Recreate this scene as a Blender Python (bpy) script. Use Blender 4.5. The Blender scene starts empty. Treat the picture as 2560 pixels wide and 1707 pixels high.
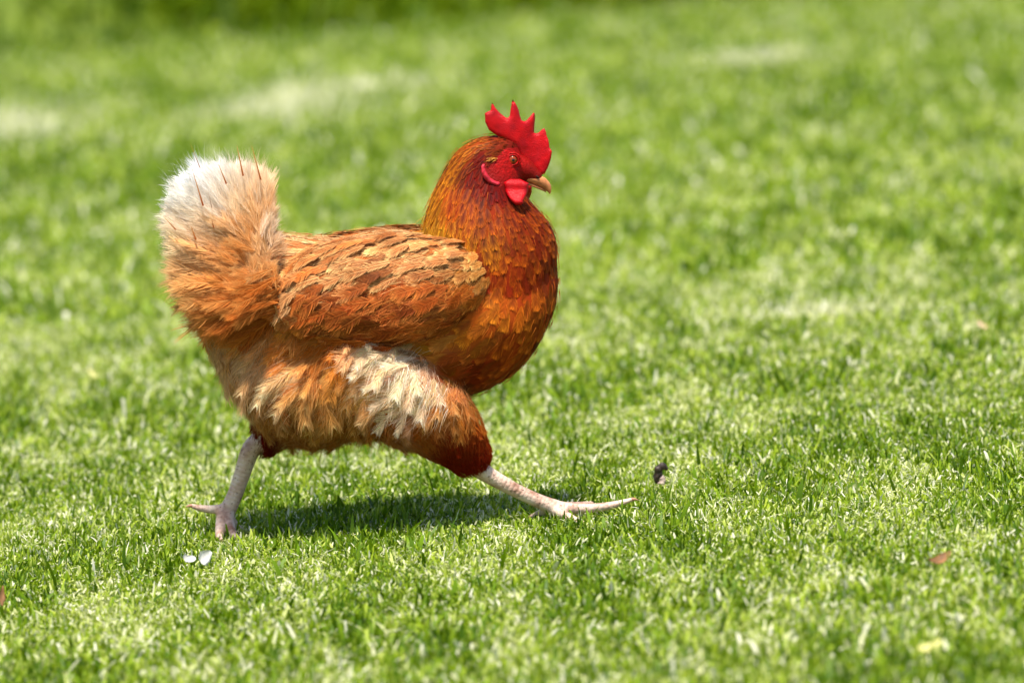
import bpy, bmesh, math, random
import numpy as np
from mathutils import Vector, Matrix
from mathutils.geometry import delaunay_2d_cdt

R = math.radians
rng = np.random.default_rng(11)
random.seed(5)
scene = bpy.context.scene
col = scene.collection

# ------------------------------------------------------------------ camera
DIST, PITCH, ZC = 6.0, R(6.2), 0.196
cd = bpy.data.cameras.new('camera')
cam = bpy.data.objects.new('camera', cd)
col.objects.link(cam)
scene.camera = cam
CAM = np.array([0.0, -DIST * math.cos(PITCH), ZC + DIST * math.sin(PITCH)])
cam.location = CAM
cam.rotation_euler = (math.pi / 2 - PITCH, 0, 0)
cd.sensor_width = 36.0
cd.sensor_fit = 'HORIZONTAL'
cd.lens = 36.0 * DIST
cd.clip_start, cd.clip_end = 0.1, 800.0
cd.dof.use_dof = True
cd.dof.focus_distance = DIST - 0.06
cd.dof.aperture_fstop = (cd.lens / 1000.0) / 0.037      # a 37 mm wide pupil
cd.dof.aperture_blades = 9

# ------------------------------------------------------------------ light
SUN_TO = Vector((-0.12, -0.30, 0.93)).normalized()
el = math.asin(SUN_TO.z)
az = math.atan2(SUN_TO.x, SUN_TO.y)
w = bpy.data.worlds.new('World')
scene.world = w
w.use_nodes = True
nt = w.node_tree
nt.nodes.clear()
sky = nt.nodes.new('ShaderNodeTexSky')
sky.sky_type = 'NISHITA'
sky.sun_disc = False
sky.sun_elevation = el
sky.sun_rotation = az
bg = nt.nodes.new('ShaderNodeBackground')
bg.inputs['Strength'].default_value = 0.12
wo = nt.nodes.new('ShaderNodeOutputWorld')
nt.links.new(sky.outputs[0], bg.inputs[0])
nt.links.new(bg.outputs[0], wo.inputs[0])
sd = bpy.data.lights.new('sun', 'SUN')
sd.energy = 4.7
sd.angle = R(8)
sd.color = (1.0, 0.95, 0.87)
so = bpy.data.objects.new('sun', sd)
col.objects.link(so)
so.rotation_euler = SUN_TO.to_track_quat('Z', 'Y').to_euler()
so.location = (-3, -4, 9)
vs = scene.view_settings
vs.view_transform = 'Standard'
vs.look = 'None'
vs.gamma = 1.0
vs.exposure = 0.86
cy = scene.cycles
cy.max_bounces = 6
cy.diffuse_bounces = 3
cy.glossy_bounces = 2
cy.transmission_bounces = 4
cy.caustics_reflective = False
cy.caustics_refractive = False

# ------------------------------------------------------------------ helpers
CP, SP = math.cos(PITCH), math.sin(PITCH)


def P(X, Y, yw=0.0):
    """point of the plane y = yw that the photograph shows at pixel X, Y (2560 x 1707)"""
    a = (X - 1280.0) / 2560.0 / DIST
    b = -(Y - 853.5) / 2560.0 / DIST
    d = np.array([a, CP + b * SP, -SP + b * CP])
    t = (yw - CAM[1]) / d[1]
    return CAM + d * t


def proj(p):
    q = np.asarray(p) - CAM
    depth = q[:, 1] * CP - q[:, 2] * SP
    up = q[:, 1] * SP + q[:, 2] * CP
    return np.stack([1280 + q[:, 0] / depth * DIST * 2560, 853.5 - up / depth * DIST * 2560], 1)


PX = 1.0 / 2560.0


def lin(c):
    c = np.asarray(c, float) / 255.0
    return np.where(c <= 0.04045, c / 12.92, ((c + 0.055) / 1.055) ** 2.4)


def norm(v):
    return v / np.maximum(np.linalg.norm(v, axis=-1, keepdims=True), 1e-9)


def smooth01(a, b, x):
    t = np.clip((x - a) / (b - a), 0, 1)
    return t * t * (3 - 2 * t)


_NG = np.random.default_rng(3).random((256, 256))


def vnoise(x, y):
    xi, yi = np.floor(x).astype(int), np.floor(y).astype(int)
    fx, fy = x - xi, y - yi
    fx, fy = fx * fx * (3 - 2 * fx), fy * fy * (3 - 2 * fy)
    g = lambda i, j: _NG[i % 256, j % 256]
    return (g(xi, yi) * (1 - fx) + g(xi + 1, yi) * fx) * (1 - fy) + (g(xi, yi + 1) * (1 - fx) + g(xi + 1, yi + 1) * fx) * fy


def fbm(x, y, o=3):
    s, a, t = 0, 0.5, 0
    for k in range(o):
        s = s + a * vnoise(x * 2 ** k + 17 * k, y * 2 ** k + 31 * k)
        t += a
        a *= 0.5
    return s / t


def in_poly(pts, poly):
    x, y = pts[:, 0], pts[:, 1]
    ins = np.zeros(len(pts), bool)
    n = len(poly)
    for i in range(n):
        x0, y0 = poly[i]
        x1, y1 = poly[(i + 1) % n]
        c = ((y0 > y) != (y1 > y))
        with np.errstate(divide='ignore', invalid='ignore'):
            xx = (x1 - x0) * (y - y0) / ((y1 - y0) if y1 != y0 else 1e-9) + x0
        ins ^= c & (x < xx)
    return ins


def mesh_np(name, verts, faces, cols=None, mats=(), parent=None, smooth=True):
    """numpy verts (n,3), faces (m,4) or (m,3)"""
    me = bpy.data.meshes.new(name)
    verts = np.ascontiguousarray(verts, np.float32)
    faces = np.ascontiguousarray(faces, np.int32)
    k = faces.shape[1]
    me.vertices.add(len(verts))
    me.vertices.foreach_set('co', verts.ravel())
    me.loops.add(faces.size)
    me.loops.foreach_set('vertex_index', faces.ravel())
    me.polygons.add(len(faces))
    me.polygons.foreach_set('loop_start', np.arange(0, faces.size, k, dtype=np.int32))
    me.polygons.foreach_set('loop_total', np.full(len(faces), k, np.int32))
    if cols is not None:
        at = me.color_attributes.new('pigment', 'FLOAT_COLOR', 'POINT')
        c4 = np.ones((len(verts), 4), np.float32)
        c4[:, :3] = cols
        at.data.foreach_set('color', c4.ravel())
    me.update(calc_edges=True)
    me.validate()
    if smooth:
        me.polygons.foreach_set('use_smooth', np.ones(len(me.polygons), bool))
    for m in mats:
        me.materials.append(m)
    o = bpy.data.objects.new(name, me)
    col.objects.link(o)
    if parent:
        o.parent = parent
    return o


def tag(o, label=None, cat=None, group=None, kind=None):
    if label:
        o['label'] = label
    if cat:
        o['category'] = cat
    if group:
        o['group'] = group
    if kind:
        o['kind'] = kind
    return o


# ------------------------------------------------------------------ materials
def mat(name):
    m = bpy.data.materials.new(name)
    m.use_nodes = True
    t = m.node_tree
    b = t.nodes['Principled BSDF']
    return m, t, b, t.nodes['Material Output']


def N(t, kind, **kw):
    n = t.nodes.new(kind)
    for k, v in kw.items():
        if k in n.inputs:
            n.inputs[k].default_value = v
        else:
            setattr(n, k, v)
    return n


def pigment_mat(name, rough, spec, transl, sheen=0.0, tboost=1.0):
    m, t, b, out = mat(name)
    at = N(t, 'ShaderNodeAttribute', attribute_name='pigment')
    t.links.new(at.outputs['Color'], b.inputs['Base Color'])
    b.inputs['Roughness'].default_value = rough
    b.inputs['Specular IOR Level'].default_value = spec
    if sheen:
        b.inputs['Sheen Weight'].default_value = sheen
        b.inputs['Sheen Roughness'].default_value = 0.4
    if transl:
        tr = N(t, 'ShaderNodeBsdfTranslucent')
        t.links.new(at.outputs['Color'], tr.inputs['Color'])
        mx = N(t, 'ShaderNodeMixShader')
        mx.inputs[0].default_value = transl
        t.links.new(b.outputs[0], mx.inputs[1])
        t.links.new(tr.outputs[0], mx.inputs[2])
        t.links.new(mx.outputs[0], out.inputs['Surface'])
    return m


M_FEATHER = pigment_mat('feather', 0.6, 0.10, 0.12)
M_DOWN = pigment_mat('down', 0.8, 0.05, 0.38)
M_HULL = pigment_mat('under_plumage', 0.8, 0.1, 0.0)
M_BLADE = pigment_mat('grass_blade', 0.5, 0.22, 0.34)

m, t, b, o_ = mat('red_face_skin')
tc = N(t, 'ShaderNodeTexCoord')
no = N(t, 'ShaderNodeTexNoise', Scale=420.0, Detail=4.0)
vo = N(t, 'ShaderNodeTexNoise', Scale=520.0, Detail=4.0)
t.links.new(tc.outputs['Object'], no.inputs['Vector'])
t.links.new(tc.outputs['Object'], vo.inputs['Vector'])
cr = N(t, 'ShaderNodeValToRGB')
cr.color_ramp.elements[0].position = 0.3
cr.color_ramp.elements[0].color = (0.20, 0.003, 0.002, 1)
cr.color_ramp.elements[1].position = 0.75
cr.color_ramp.elements[1].color = (0.50, 0.006, 0.005, 1)
t.links.new(no.outputs['Fac'], cr.inputs[0])
EYEC = P(1292, 402, -0.02)
dsn = N(t, 'ShaderNodeVectorMath', operation='DISTANCE')
ab = N(t, 'ShaderNodeVectorMath', operation='ABSOLUTE')
dsn.inputs[1].default_value = (abs(EYEC[0]), abs(EYEC[1]), abs(EYEC[2]))
t.links.new(tc.outputs['Object'], ab.inputs[0])
t.links.new(ab.outputs[0], dsn.inputs[0])
mr = N(t, 'ShaderNodeMapRange')
mr.inputs['From Min'].default_value = 0.010
mr.inputs['From Max'].default_value = 0.022
mr.inputs['To Min'].default_value = 1.0
mr.inputs['To Max'].default_value = 0.0
t.links.new(dsn.outputs['Value'], mr.inputs['Value'])
fmx = N(t, 'ShaderNodeMix', data_type='RGBA')
fmx.inputs[6].default_value = (0.20, 0.005, 0.003, 1)
t.links.new(mr.outputs[0], fmx.inputs[0])
t.links.new(cr.outputs[0], fmx.inputs[7])
t.links.new(fmx.outputs[2], b.inputs['Base Color'])
bp = N(t, 'ShaderNodeBump', Strength=0.7, Distance=0.0013)
t.links.new(vo.outputs['Fac'], bp.inputs['Height'])
t.links.new(bp.outputs[0], b.inputs['Normal'])
b.inputs['Roughness'].default_value = 0.5
b.inputs['Specular IOR Level'].default_value = 0.12
M_FACE = m

m, t, b, o_ = mat('comb_flesh')
tc = N(t, 'ShaderNodeTexCoord')
no = N(t, 'ShaderNodeTexNoise', Scale=90.0, Detail=5.0)
vo = N(t, 'ShaderNodeTexVoronoi', Scale=1100.0)
for q in (no, vo):
    t.links.new(tc.outputs['Object'], q.inputs['Vector'])
cr = N(t, 'ShaderNodeValToRGB')
cr.color_ramp.elements[0].position = 0.3
cr.color_ramp.elements[0].color = (0.34, 0.0010, 0.005, 1)
cr.color_ramp.elements[1].position = 0.7
cr.color_ramp.elements[1].color = (0.60, 0.0015, 0.004, 1)
t.links.new(no.outputs['Fac'], cr.inputs[0])
t.links.new(cr.outputs[0], b.inputs['Base Color'])
bp = N(t, 'ShaderNodeBump', Strength=0.55, Distance=0.0007)
t.links.new(vo.outputs['Distance'], bp.inputs['Height'])
t.links.new(bp.outputs[0], b.inputs['Normal'])
b.inputs['Roughness'].default_value = 0.42
b.inputs['Specular IOR Level'].default_value = 0.22
b.inputs['Subsurface Weight'].default_value = 0.05
b.inputs['Subsurface Radius'].default_value = (0.004, 0.0008, 0.0005)
b.inputs['Subsurface Scale'].default_value = 1.0
M_COMB = m

m, t, b, o_ = mat('leg_scales')
tc = N(t, 'ShaderNodeTexCoord')
mp = N(t, 'ShaderNodeMapping')
vo = N(t, 'ShaderNodeTexVoronoi', Scale=260.0)
no = N(t, 'ShaderNodeTexNoise', Scale=70.0, Detail=4.0)
n2 = N(t, 'ShaderNodeTexNoise', Scale=420.0, Detail=2.0)
for q in (vo, no, n2):
    t.links.new(tc.outputs['Object'], q.inputs['Vector'])
cr = N(t, 'ShaderNodeValToRGB')
e = cr.color_ramp.elements
e[0].position, e[0].color = 0.30, (0.27, 0.125, 0.07, 1)
e[1].position, e[1].color = 0.66, (0.68, 0.51, 0.385, 1)
x = e.new(0.48)
x.color = (0.56, 0.36, 0.26, 1)
t.links.new(no.outputs['Fac'], cr.inputs[0])
c2 = N(t, 'ShaderNodeValToRGB')
e = c2.color_ramp.elements
e[0].position, e[0].color = 0.62, (1, 1, 1, 1)
e[1].position, e[1].color = 0.72, (0.14, 0.05, 0.025, 1)
t.links.new(n2.outputs['Fac'], c2.inputs[0])
mx = N(t, 'ShaderNodeMix', data_type='RGBA', blend_type='MULTIPLY')
mx.inputs[0].default_value = 0.8
t.links.new(cr.outputs[0], mx.inputs[6])
t.links.new(c2.outputs[0], mx.inputs[7])
t.links.new(mx.outputs[2], b.inputs['Base Color'])
al = N(t, 'ShaderNodeAttribute', attribute_name='along')
fr = N(t, 'ShaderNodeMath', operation='FRACT')
wb = N(t, 'ShaderNodeMath', operation='MULTIPLY_ADD')
wb.inputs[1].default_value = 0.9
t.links.new(no.outputs['Fac'], wb.inputs[0])
t.links.new(al.outputs['Fac'], wb.inputs[2])
t.links.new(wb.outputs[0], fr.inputs[0])
pw = N(t, 'ShaderNodeMath', operation='POWER')
pw.inputs[1].default_value = 4.0
t.links.new(fr.outputs[0], pw.inputs[0])
sm = N(t, 'ShaderNodeMath', operation='ADD')
t.links.new(pw.outputs[0], sm.inputs[0])
t.links.new(vo.outputs['Distance'], sm.inputs[1])
bp = N(t, 'ShaderNodeBump', Strength=0.5, Distance=0.0012)
bp.invert = True
t.links.new(sm.outputs[0], bp.inputs['Height'])
t.links.new(bp.outputs[0], b.inputs['Normal'])
b.inputs['Roughness'].default_value = 0.5
M_LEG = m


def plain(name, c, rough=0.5, spec=0.4, scale=60.0, var=0.25, bump=0.0):
    m, t, b, o_ = mat(name)
    tc = N(t, 'ShaderNodeTexCoord')
    no = N(t, 'ShaderNodeTexNoise', Scale=scale, Detail=4.0)
    t.links.new(tc.outputs['Object'], no.inputs['Vector'])
    cr = N(t, 'ShaderNodeValToRGB')
    c = np.asarray(c)
    cr.color_ramp.elements[0].position = 0.3
    cr.color_ramp.elements[0].color = (*(c * (1 - var)), 1)
    cr.color_ramp.elements[1].position = 0.7
    cr.color_ramp.elements[1].color = (*np.minimum(c * (1 + var), 1), 1)
    t.links.new(no.outputs['Fac'], cr.inputs[0])
    t.links.new(cr.outputs[0], b.inputs['Base Color'])
    b.inputs['Roughness'].default_value = rough
    b.inputs['Specular IOR Level'].default_value = spec
    if bump:
        bp = N(t, 'ShaderNodeBump', Strength=0.6, Distance=bump)
        t.links.new(no.outputs['Fac'], bp.inputs['Height'])
        t.links.new(bp.outputs[0], b.inputs['Normal'])
    return m


M_BEAK = plain('beak_horn', lin((190, 118, 70)), 0.42, 0.3, 130, 0.5)
M_NOSTRIL = plain('nostril_dark', (0.03, 0.012, 0.008), 0.7, 0.1)
M_IRIS = plain('iris', lin((132, 54, 20)), 0.15, 0.3, 300, 0.4)
M_PUPIL = plain('pupil', (0.004, 0.003, 0.003), 0.05, 0.6)
M_LOBE = plain('ear_lobe_flesh', lin((205, 40, 56)), 0.45, 0.4, 250, 0.35, 0.001)
M_CLAW = plain('claw_horn', lin((150, 105, 80)), 0.4, 0.4, 150, 0.3)
M_WHITE = plain('white_petal', (0.64, 0.61, 0.54), 0.6, 0.3, 160, 0.2)
M_CLOD = plain('dark_dropping', (0.035, 0.02, 0.012), 0.55, 0.4, 160, 0.6, 0.003)
M_CLOD2 = plain('pale_dropping', (0.36, 0.27, 0.22), 0.7, 0.2, 160, 0.4, 0.002)
M_DRYLEAF = plain('dry_leaf', (0.62, 0.42, 0.26), 0.6, 0.3, 120, 0.2)
M_BROWNLEAF = plain('brown_leaf', (0.20, 0.095, 0.035), 0.6, 0.2, 120, 0.6)
M_YELLOWLEAF = plain('yellow_leaf', (0.50, 0.46, 0.15), 0.5, 0.3, 120, 0.2)

# ground material
m, t, b, o_ = mat('turf_soil')
tc = N(t, 'ShaderNodeTexCoord')
no = N(t, 'ShaderNodeTexNoise', Scale=3.0, Detail=6.0)
n2 = N(t, 'ShaderNodeTexNoise', Scale=90.0, Detail=4.0)
for q in (no, n2):
    t.links.new(tc.outputs['Object'], q.inputs['Vector'])
cr = N(t, 'ShaderNodeValToRGB')
e = cr.color_ramp.elements
e[0].position, e[0].color = 0.32, (0.035, 0.07, 0.006, 1)
e[1].position, e[1].color = 0.70, (0.16, 0.20, 0.03, 1)
ad = N(t, 'ShaderNodeMath', operation='ADD')
hf = N(t, 'ShaderNodeMath', operation='MULTIPLY')
hf.inputs[1].default_value = 0.5
t.links.new(no.outputs['Fac'], ad.inputs[0])
t.links.new(n2.outputs['Fac'], ad.inputs[1])
t.links.new(ad.outputs[0], hf.inputs[0])
t.links.new(hf.outputs[0], cr.inputs[0])
t.links.new(cr.outputs[0], b.inputs['Base Color'])
b.inputs['Roughness'].default_value = 0.9
b.inputs['Specular IOR Level'].default_value = 0.1
M_SOIL = m

# ------------------------------------------------------------------ terrain
def bank_y(x):
    return 8.9 + 0.38 * x + 0.15 * np.sin(x * 2.1)


def gz(x, y):
    x = np.asarray(x, float)
    y = np.asarray(y, float)
    s = 0.080 - 0.030 * smooth01(0.5, 8.0, y)
    xx = 6.0 * np.tanh((x + 0.28) / 6.0)
    z = s * xx
    z = z + 0.010 * (fbm(x * 1.6 + 40, y * 1.6 + 40, 2) - 0.5) * smooth01(0.25, 1.5, np.abs(y))
    d = y - bank_y(x)
    z = z + 0.30 * np.clip(d, 0, 9) * smooth01(0, 0.6, d)
    return z


gx = np.concatenate([-np.geomspace(120, 1.6, 26), np.linspace(-1.5, 1.5, 61), np.geomspace(1.6, 120, 26)])
gy = np.concatenate([-np.geomspace(60, 2.1, 18), np.linspace(-2, 14, 161), np.geomspace(14.3, 300, 28)])
XX, YY = np.meshgrid(gx, gy)
v = np.stack([XX.ravel(), YY.ravel(), gz(XX.ravel(), YY.ravel())], 1)
nx, ny = len(gx), len(gy)
i = np.arange(nx * ny).reshape(ny, nx)
f = np.stack([i[:-1, :-1], i[:-1, 1:], i[1:, 1:], i[1:, :-1]], -1).reshape(-1, 4)
tag(mesh_np('ground', v, f, None, (M_SOIL,)), kind='structure')

# ------------------------------------------------------------------ the hen: body surface
ROOT = bpy.data.objects.new('hen', None)
col.objects.link(ROOT)
root_loc = Vector((-0.05, 0.0, float(gz(-0.05, 0.0))))
ROOT.location = root_loc
ROOT.empty_display_size = 0.1
tag(ROOT, 'russet brown hen with bright red comb and pale fluffy tail striding across the lawn', 'chicken')


def under(o):
    o.parent = ROOT
    o.matrix_parent_inverse = Matrix.Translation(-root_loc)
    return o


def tube_rings(rings, n=28):
    """rings: list of (centre, axis_a vector, axis_b vector) -> verts, faces closed"""
    V, F = [], []
    for c, a, b_ in rings:
        for k in range(n):
            th = 2 * math.pi * k / n
            V.append(np.asarray(c) + np.asarray(a) * math.cos(th) + np.asarray(b_) * math.sin(th))
    m_ = len(rings)
    for r in range(m_ - 1):
        for k in range(n):
            k2 = (k + 1) % n
            F.append((r * n + k, r * n + k2, (r + 1) * n + k2, (r + 1) * n + k))
    F.append(tuple(range(n))[::-1])
    F.append(tuple((m_ - 1) * n + k for k in range(n)))
    return V, F


def interp_rows(rows, step):
    rows = np.asarray(rows, float)
    s = np.concatenate([[0], np.cumsum(np.maximum(np.linalg.norm(np.diff(rows[:, :2], axis=0), axis=1), 1))])
    q = np.linspace(0, s[-1], max(4, int(s[-1] / step)))
    # smooth (Catmull-Rom like) interpolation
    out = []
    for k in range(rows.shape[1]):
        y = rows[:, k]
        mder = np.gradient(y, s)
        j = np.clip(np.searchsorted(s, q) - 1, 0, len(s) - 2)
        h = s[j + 1] - s[j]
        u = (q - s[j]) / h
        out.append((2 * u**3 - 3 * u**2 + 1) * y[j] + (u**3 - 2 * u**2 + u) * h * mder[j] + (-2 * u**3 + 3 * u**2) * y[j + 1] + (u**3 - u**2) * h * mder[j + 1])
    return np.stack(out, 1)


ALLV, ALLF = [], []


def add(V, F):
    o = len(ALLV)
    ALLV.extend(V)
    ALLF.extend([tuple(i + o for i in f) for f in F])


def slices_x(rows, yc=0.0):
    """rows: X, Ytop, Ybottom, halfwidth(px): vertical slices"""
    rr = interp_rows(rows, 18)
    rings = []
    for X, a, b_, h in rr:
        c0, c1 = P(X, a, yc), P(X, b_, yc)
        rings.append(((c0 + c1) / 2, (0, 0, abs(c0[2] - c1[2]) / 2), (0, max(h, 2) * PX, 0)))
    add(*tube_rings(rings, 40))


def slices_y(rows, yc=0.0):
    """rows: Y, Xleft, Xright, halfwidth: horizontal slices"""
    r2 = np.asarray(rows, float)
    rr = interp_rows(r2[:, [1, 0, 2, 3]], 14)
    rings = []
    for a, Y, b_, h in rr:
        c0, c1 = P(a, Y, yc), P(b_, Y, yc)
        rings.append(((c0 + c1) / 2, (abs(c1[0] - c0[0]) / 2, 0, 0), (0, max(h, 2) * PX, 0)))
    add(*tube_rings(rings, 36))


def limb(pts, yq=1.0):
    """pts: (X, Y, y world, radius px) tapering tube with round ends"""
    c = [P(a[0], a[1], a[2]) for a in pts]
    r = [a[3] * PX for a in pts]
    rr = interp_rows([[*(c[i]), r[i]] for i in range(len(c))], 0.006) if False else None
    # resample
    seg = np.array(c)
    s = np.concatenate([[0], np.cumsum(np.linalg.norm(np.diff(seg, axis=0), axis=1))])
    q = np.linspace(0, s[-1], max(6, int(s[-1] / 0.004)))
    C = np.stack([np.interp(q, s, seg[:, k]) for k in range(3)], 1)
    Rr = np.interp(q, s, r)
    for _ in range(3):
        C[1:-1] = 0.5 * C[1:-1] + 0.25 * (C[:-2] + C[2:])
        Rr[1:-1] = 0.5 * Rr[1:-1] + 0.25 * (Rr[:-2] + Rr[2:])
    T = norm(np.gradient(C, axis=0))
    rings = []
    ends = []
    for i in range(len(C)):
        tt = T[i]
        a = np.cross(tt, (0, 1, 0.15))
        a /= np.linalg.norm(a)
        b_ = np.cross(tt, a)
        ends.append((C[i], a, b_, Rr[i], tt))
    c0, a, b_, r0, tt = ends[0]
    for g in (1.35, 1.0, 0.6, 0.3):
        aa = math.pi / 2 * g / 1.4
        rings.append((c0 - tt * r0 * math.sin(aa), a * r0 * math.cos(aa), b_ * r0 * yq * math.cos(aa)))
    for c1, a, b_, r1, tt in ends:
        rings.append((c1, a * r1, b_ * r1 * yq))
    for g in (0.3, 0.6, 1.0, 1.35):
        aa = math.pi / 2 * g / 1.4
        rings.append((c1 + tt * r1 * math.sin(aa), a * r1 * math.cos(aa), b_ * r1 * yq * math.cos(aa)))
    add(*tube_rings(rings, 16))
    return C, Rr


# trunk
slices_x([(470, 640, 760, 30), (520, 600, 850, 95), (580, 585, 960, 140), (660, 585, 1064, 170), (760, 592, 1104, 178),
          (860, 598, 1096, 178), (960, 580, 1068, 178), (1060, 585, 1020, 180), (1160, 610, 990, 188),
          (1250, 640, 955, 172), (1320, 640, 897, 134), (1366, 650, 822, 88), (1391, 665, 755, 40)])
# neck and head
slices_y([(760, 1090, 1366, 150), (700, 1062, 1382, 155), (640, 1056, 1392, 150), (590, 1056, 1387, 138), (540, 1066, 1358, 118),
          (500, 1078, 1320, 96), (460, 1096, 1308, 76), (430, 1112, 1310, 66), (400, 1128, 1308, 58), (372, 1150, 1302, 48), (350, 1188, 1290, 30), (341, 1210, 1270, 12)])
# muzzle towards the beak
limb([(1270, 412, 0, 46), (1310, 424, 0, 32), (1338, 440, 0, 18)], 0.85)
# tail core
slices_y([(700, 470, 720, 110), (640, 455, 705, 95), (570, 475, 682, 58), (520, 490, 660, 36), (480, 510, 640, 18), (465, 530, 620, 8)])
# thighs
NEAR, FAR = -0.045, 0.045
limb([(900, 930, -0.038, 150), (1000, 985, -0.056, 120), (1085, 1040, -0.058, 96), (1136, 1092, -0.054, 74), (1170, 1134, -0.050, 52)])
limb([(860, 920, 0.030, 150), (780, 980, 0.040, 120), (700, 1050, 0.045, 70), (664, 1098, 0.045, 38)])
# the hanging skirt of down on both flanks
limb([(650, 925, -0.030, 84), (710, 962, -0.038, 106), (800, 970, -0.044, 112), (890, 955, -0.042, 106)])
limb([(650, 925, 0.030, 84), (710, 962, 0.038, 106), (800, 970, 0.044, 112), (890, 955, 0.042, 106)])
# shanks and toes: kept as skeletons for the scaly skin
LEGS = []


def leg(pts):
    C, r = limb([(q[0], q[1], q[2], q[3] * .92) for q in pts])
    LEGS.append((C, r))
    return C[-1]


NY, FY = -0.046, 0.040
leg([(1176, 1158, -0.05, 27), (1222, 1188, NY, 23), (1290, 1226, NY, 19), (1350, 1254, NY, 19.5), (1388, 1268, NY, 22)])
leg([(1376, 1264, NY, 18), (1430, 1271, NY - 0.004, 15.5), (1490, 1270, NY - 0.006, 13), (1540, 1261, NY - 0.008, 10.5), (1580, 1248, NY - 0.009, 6)])
leg([(1384, 1270, NY, 17), (1416, 1290, NY - 0.018, 13), (1452, 1308, NY - 0.034, 10.5), (1478, 1314, NY - 0.044, 6)])
leg([(1384, 1270, NY, 17), (1420, 1266, NY + 0.022, 13), (1455, 1262, NY + 0.04, 10), (1480, 1257, NY + 0.05, 6)])
leg([(1372, 1270, NY, 14), (1350, 1283, NY + 0.010, 11), (1328, 1291, NY + 0.018, 6)])
leg([(658, 1096, FY + 0.004, 30), (626, 1120, FY, 27), (607, 1180, FY, 23), (588, 1236, FY, 21.5), (566, 1282, FY, 24)])
leg([(566, 1278, FY, 20), (572, 1310, FY - 0.014, 17), (582, 1338, FY - 0.036, 13), (600, 1350, FY - 0.05, 7)])
leg([(560, 1280, FY, 20), (552, 1312, FY - 0.016, 16), (548, 1342, FY - 0.05, 12), (556, 1352, FY - 0.062, 7)])
leg([(566, 1282, FY, 18), (582, 1312, FY + 0.004, 14), (604, 1330, FY + 0.006, 10), (622, 1336, FY + 0.008, 6)])
leg([(556, 1272, FY, 14), (525, 1274, FY - 0.004, 11.5), (494, 1270, FY - 0.006, 9.5), (480, 1264, FY - 0.006, 7)])

me = bpy.data.meshes.new('body')
me.from_pydata([tuple(v) for v in ALLV], [], ALLF)
bm = bmesh.new()
bm.from_mesh(me)
bmesh.ops.recalc_face_normals(bm, faces=bm.faces[:])
bm.to_mesh(me)
bm.free()
tmp = bpy.data.objects.new('body', me)
col.objects.link(tmp)
md = tmp.modifiers.new('r', 'REMESH')
md.mode = 'VOXEL'
md.voxel_size = 0.0015
ms = tmp.modifiers.new('s', 'SMOOTH')
ms.factor = 0.5
ms.iterations = 3
dg = bpy.context.evaluated_depsgraph_get()
bme = bpy.data.meshes.new_from_object(tmp.evaluated_get(dg))
bme.name = 'body'
bpy.data.objects.remove(tmp)
BODY = bpy.data.objects.new('body', bme)
col.objects.link(BODY)
under(BODY)
nv, npoly = len(bme.vertices), len(bme.polygons)
BV = np.empty(nv * 3, np.float32)
bme.vertices.foreach_get('co', BV)
BV = BV.reshape(-1, 3).astype(float)
ls = np.empty(npoly, np.int32)
bme.polygons.foreach_get('loop_start', ls)
li = np.empty(len(bme.loops), np.int32)
bme.loops.foreach_get('vertex_index', li)
pc = np.empty(npoly * 3, np.float32)
bme.polygons.foreach_get('center', pc)
pc = pc.reshape(-1, 3).astype(float)
pn = np.empty(npoly * 3, np.float32)
bme.polygons.foreach_get('normal', pn)
pn = pn.reshape(-1, 3).astype(float)
pa = np.empty(npoly, np.float32)
bme.polygons.foreach_get('area', pa)
# body-scale normals (smoothed by hashing into 12 mm cells)
key = np.floor(pc / 0.012).astype(int)
kk = (key[:, 0] + 100) * 1000003 + (key[:, 1] + 100) * 1009 + key[:, 2] + 100
_, inv = np.unique(kk, return_inverse=True)
acc = np.zeros((inv.max() + 1, 3))
np.add.at(acc, inv, pn * pa[:, None])
pns = norm(norm(acc)[inv] * 0.7 + pn * 0.3)


from mathutils.bvhtree import BVHTree
bvh = BVHTree.FromPolygons([tuple(v) for v in BV], [tuple(li[s:s + 4]) for s in ls])


def snap_curve(tree, p, T, Nn, L, lift, gap):
    """bend along the feather that lays its tip `gap` above the surface"""
    T = norm(T - Nn * (T * Nn).sum(1, keepdims=True))
    out = np.empty(len(p))
    for k in range(len(p)):
        tp = p[k] + T[k] * L[k] * .95
        h = tree.find_nearest(Vector(tp))
        hh = float(np.dot(np.array(h[0]) - p[k], Nn[k]))
        out[k] = 2 * (L[k] * math.sin(lift[k]) - hh - gap[k]) / (L[k] ** 2)
    return np.clip(out, -12, 26)


def mirror_px(p):
    q = np.array(p, float)
    q[:, 1] = -np.abs(q[:, 1])
    return proj(q)


ppx = mirror_px(pc)
is_leg = np.zeros(npoly, bool)
for C, r in LEGS:
    sub = np.where((pc[:, 2] < C[:, 2].max() + 0.03))[0]
    for k in range(0, len(C), 1):
        d2 = ((pc[sub] - C[k]) ** 2).sum(1)
        is_leg[sub[d2 < (r[k] * 1.22 + 0.0006) ** 2]] = True
FACE = [(1212, 408), (1240, 402), (1250, 384), (1264, 370), (1290, 368), (1310, 380), (1326, 405), (1350, 426), (1345, 470), (1318, 478),
        (1290, 466), (1262, 462), (1248, 468), (1225, 458), (1206, 434), (1203, 412)]
is_face = in_poly(ppx, FACE) | (ppx[:, 0] > 1305) & (ppx[:, 1] < 470) & (ppx[:, 1] > 330)
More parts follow.
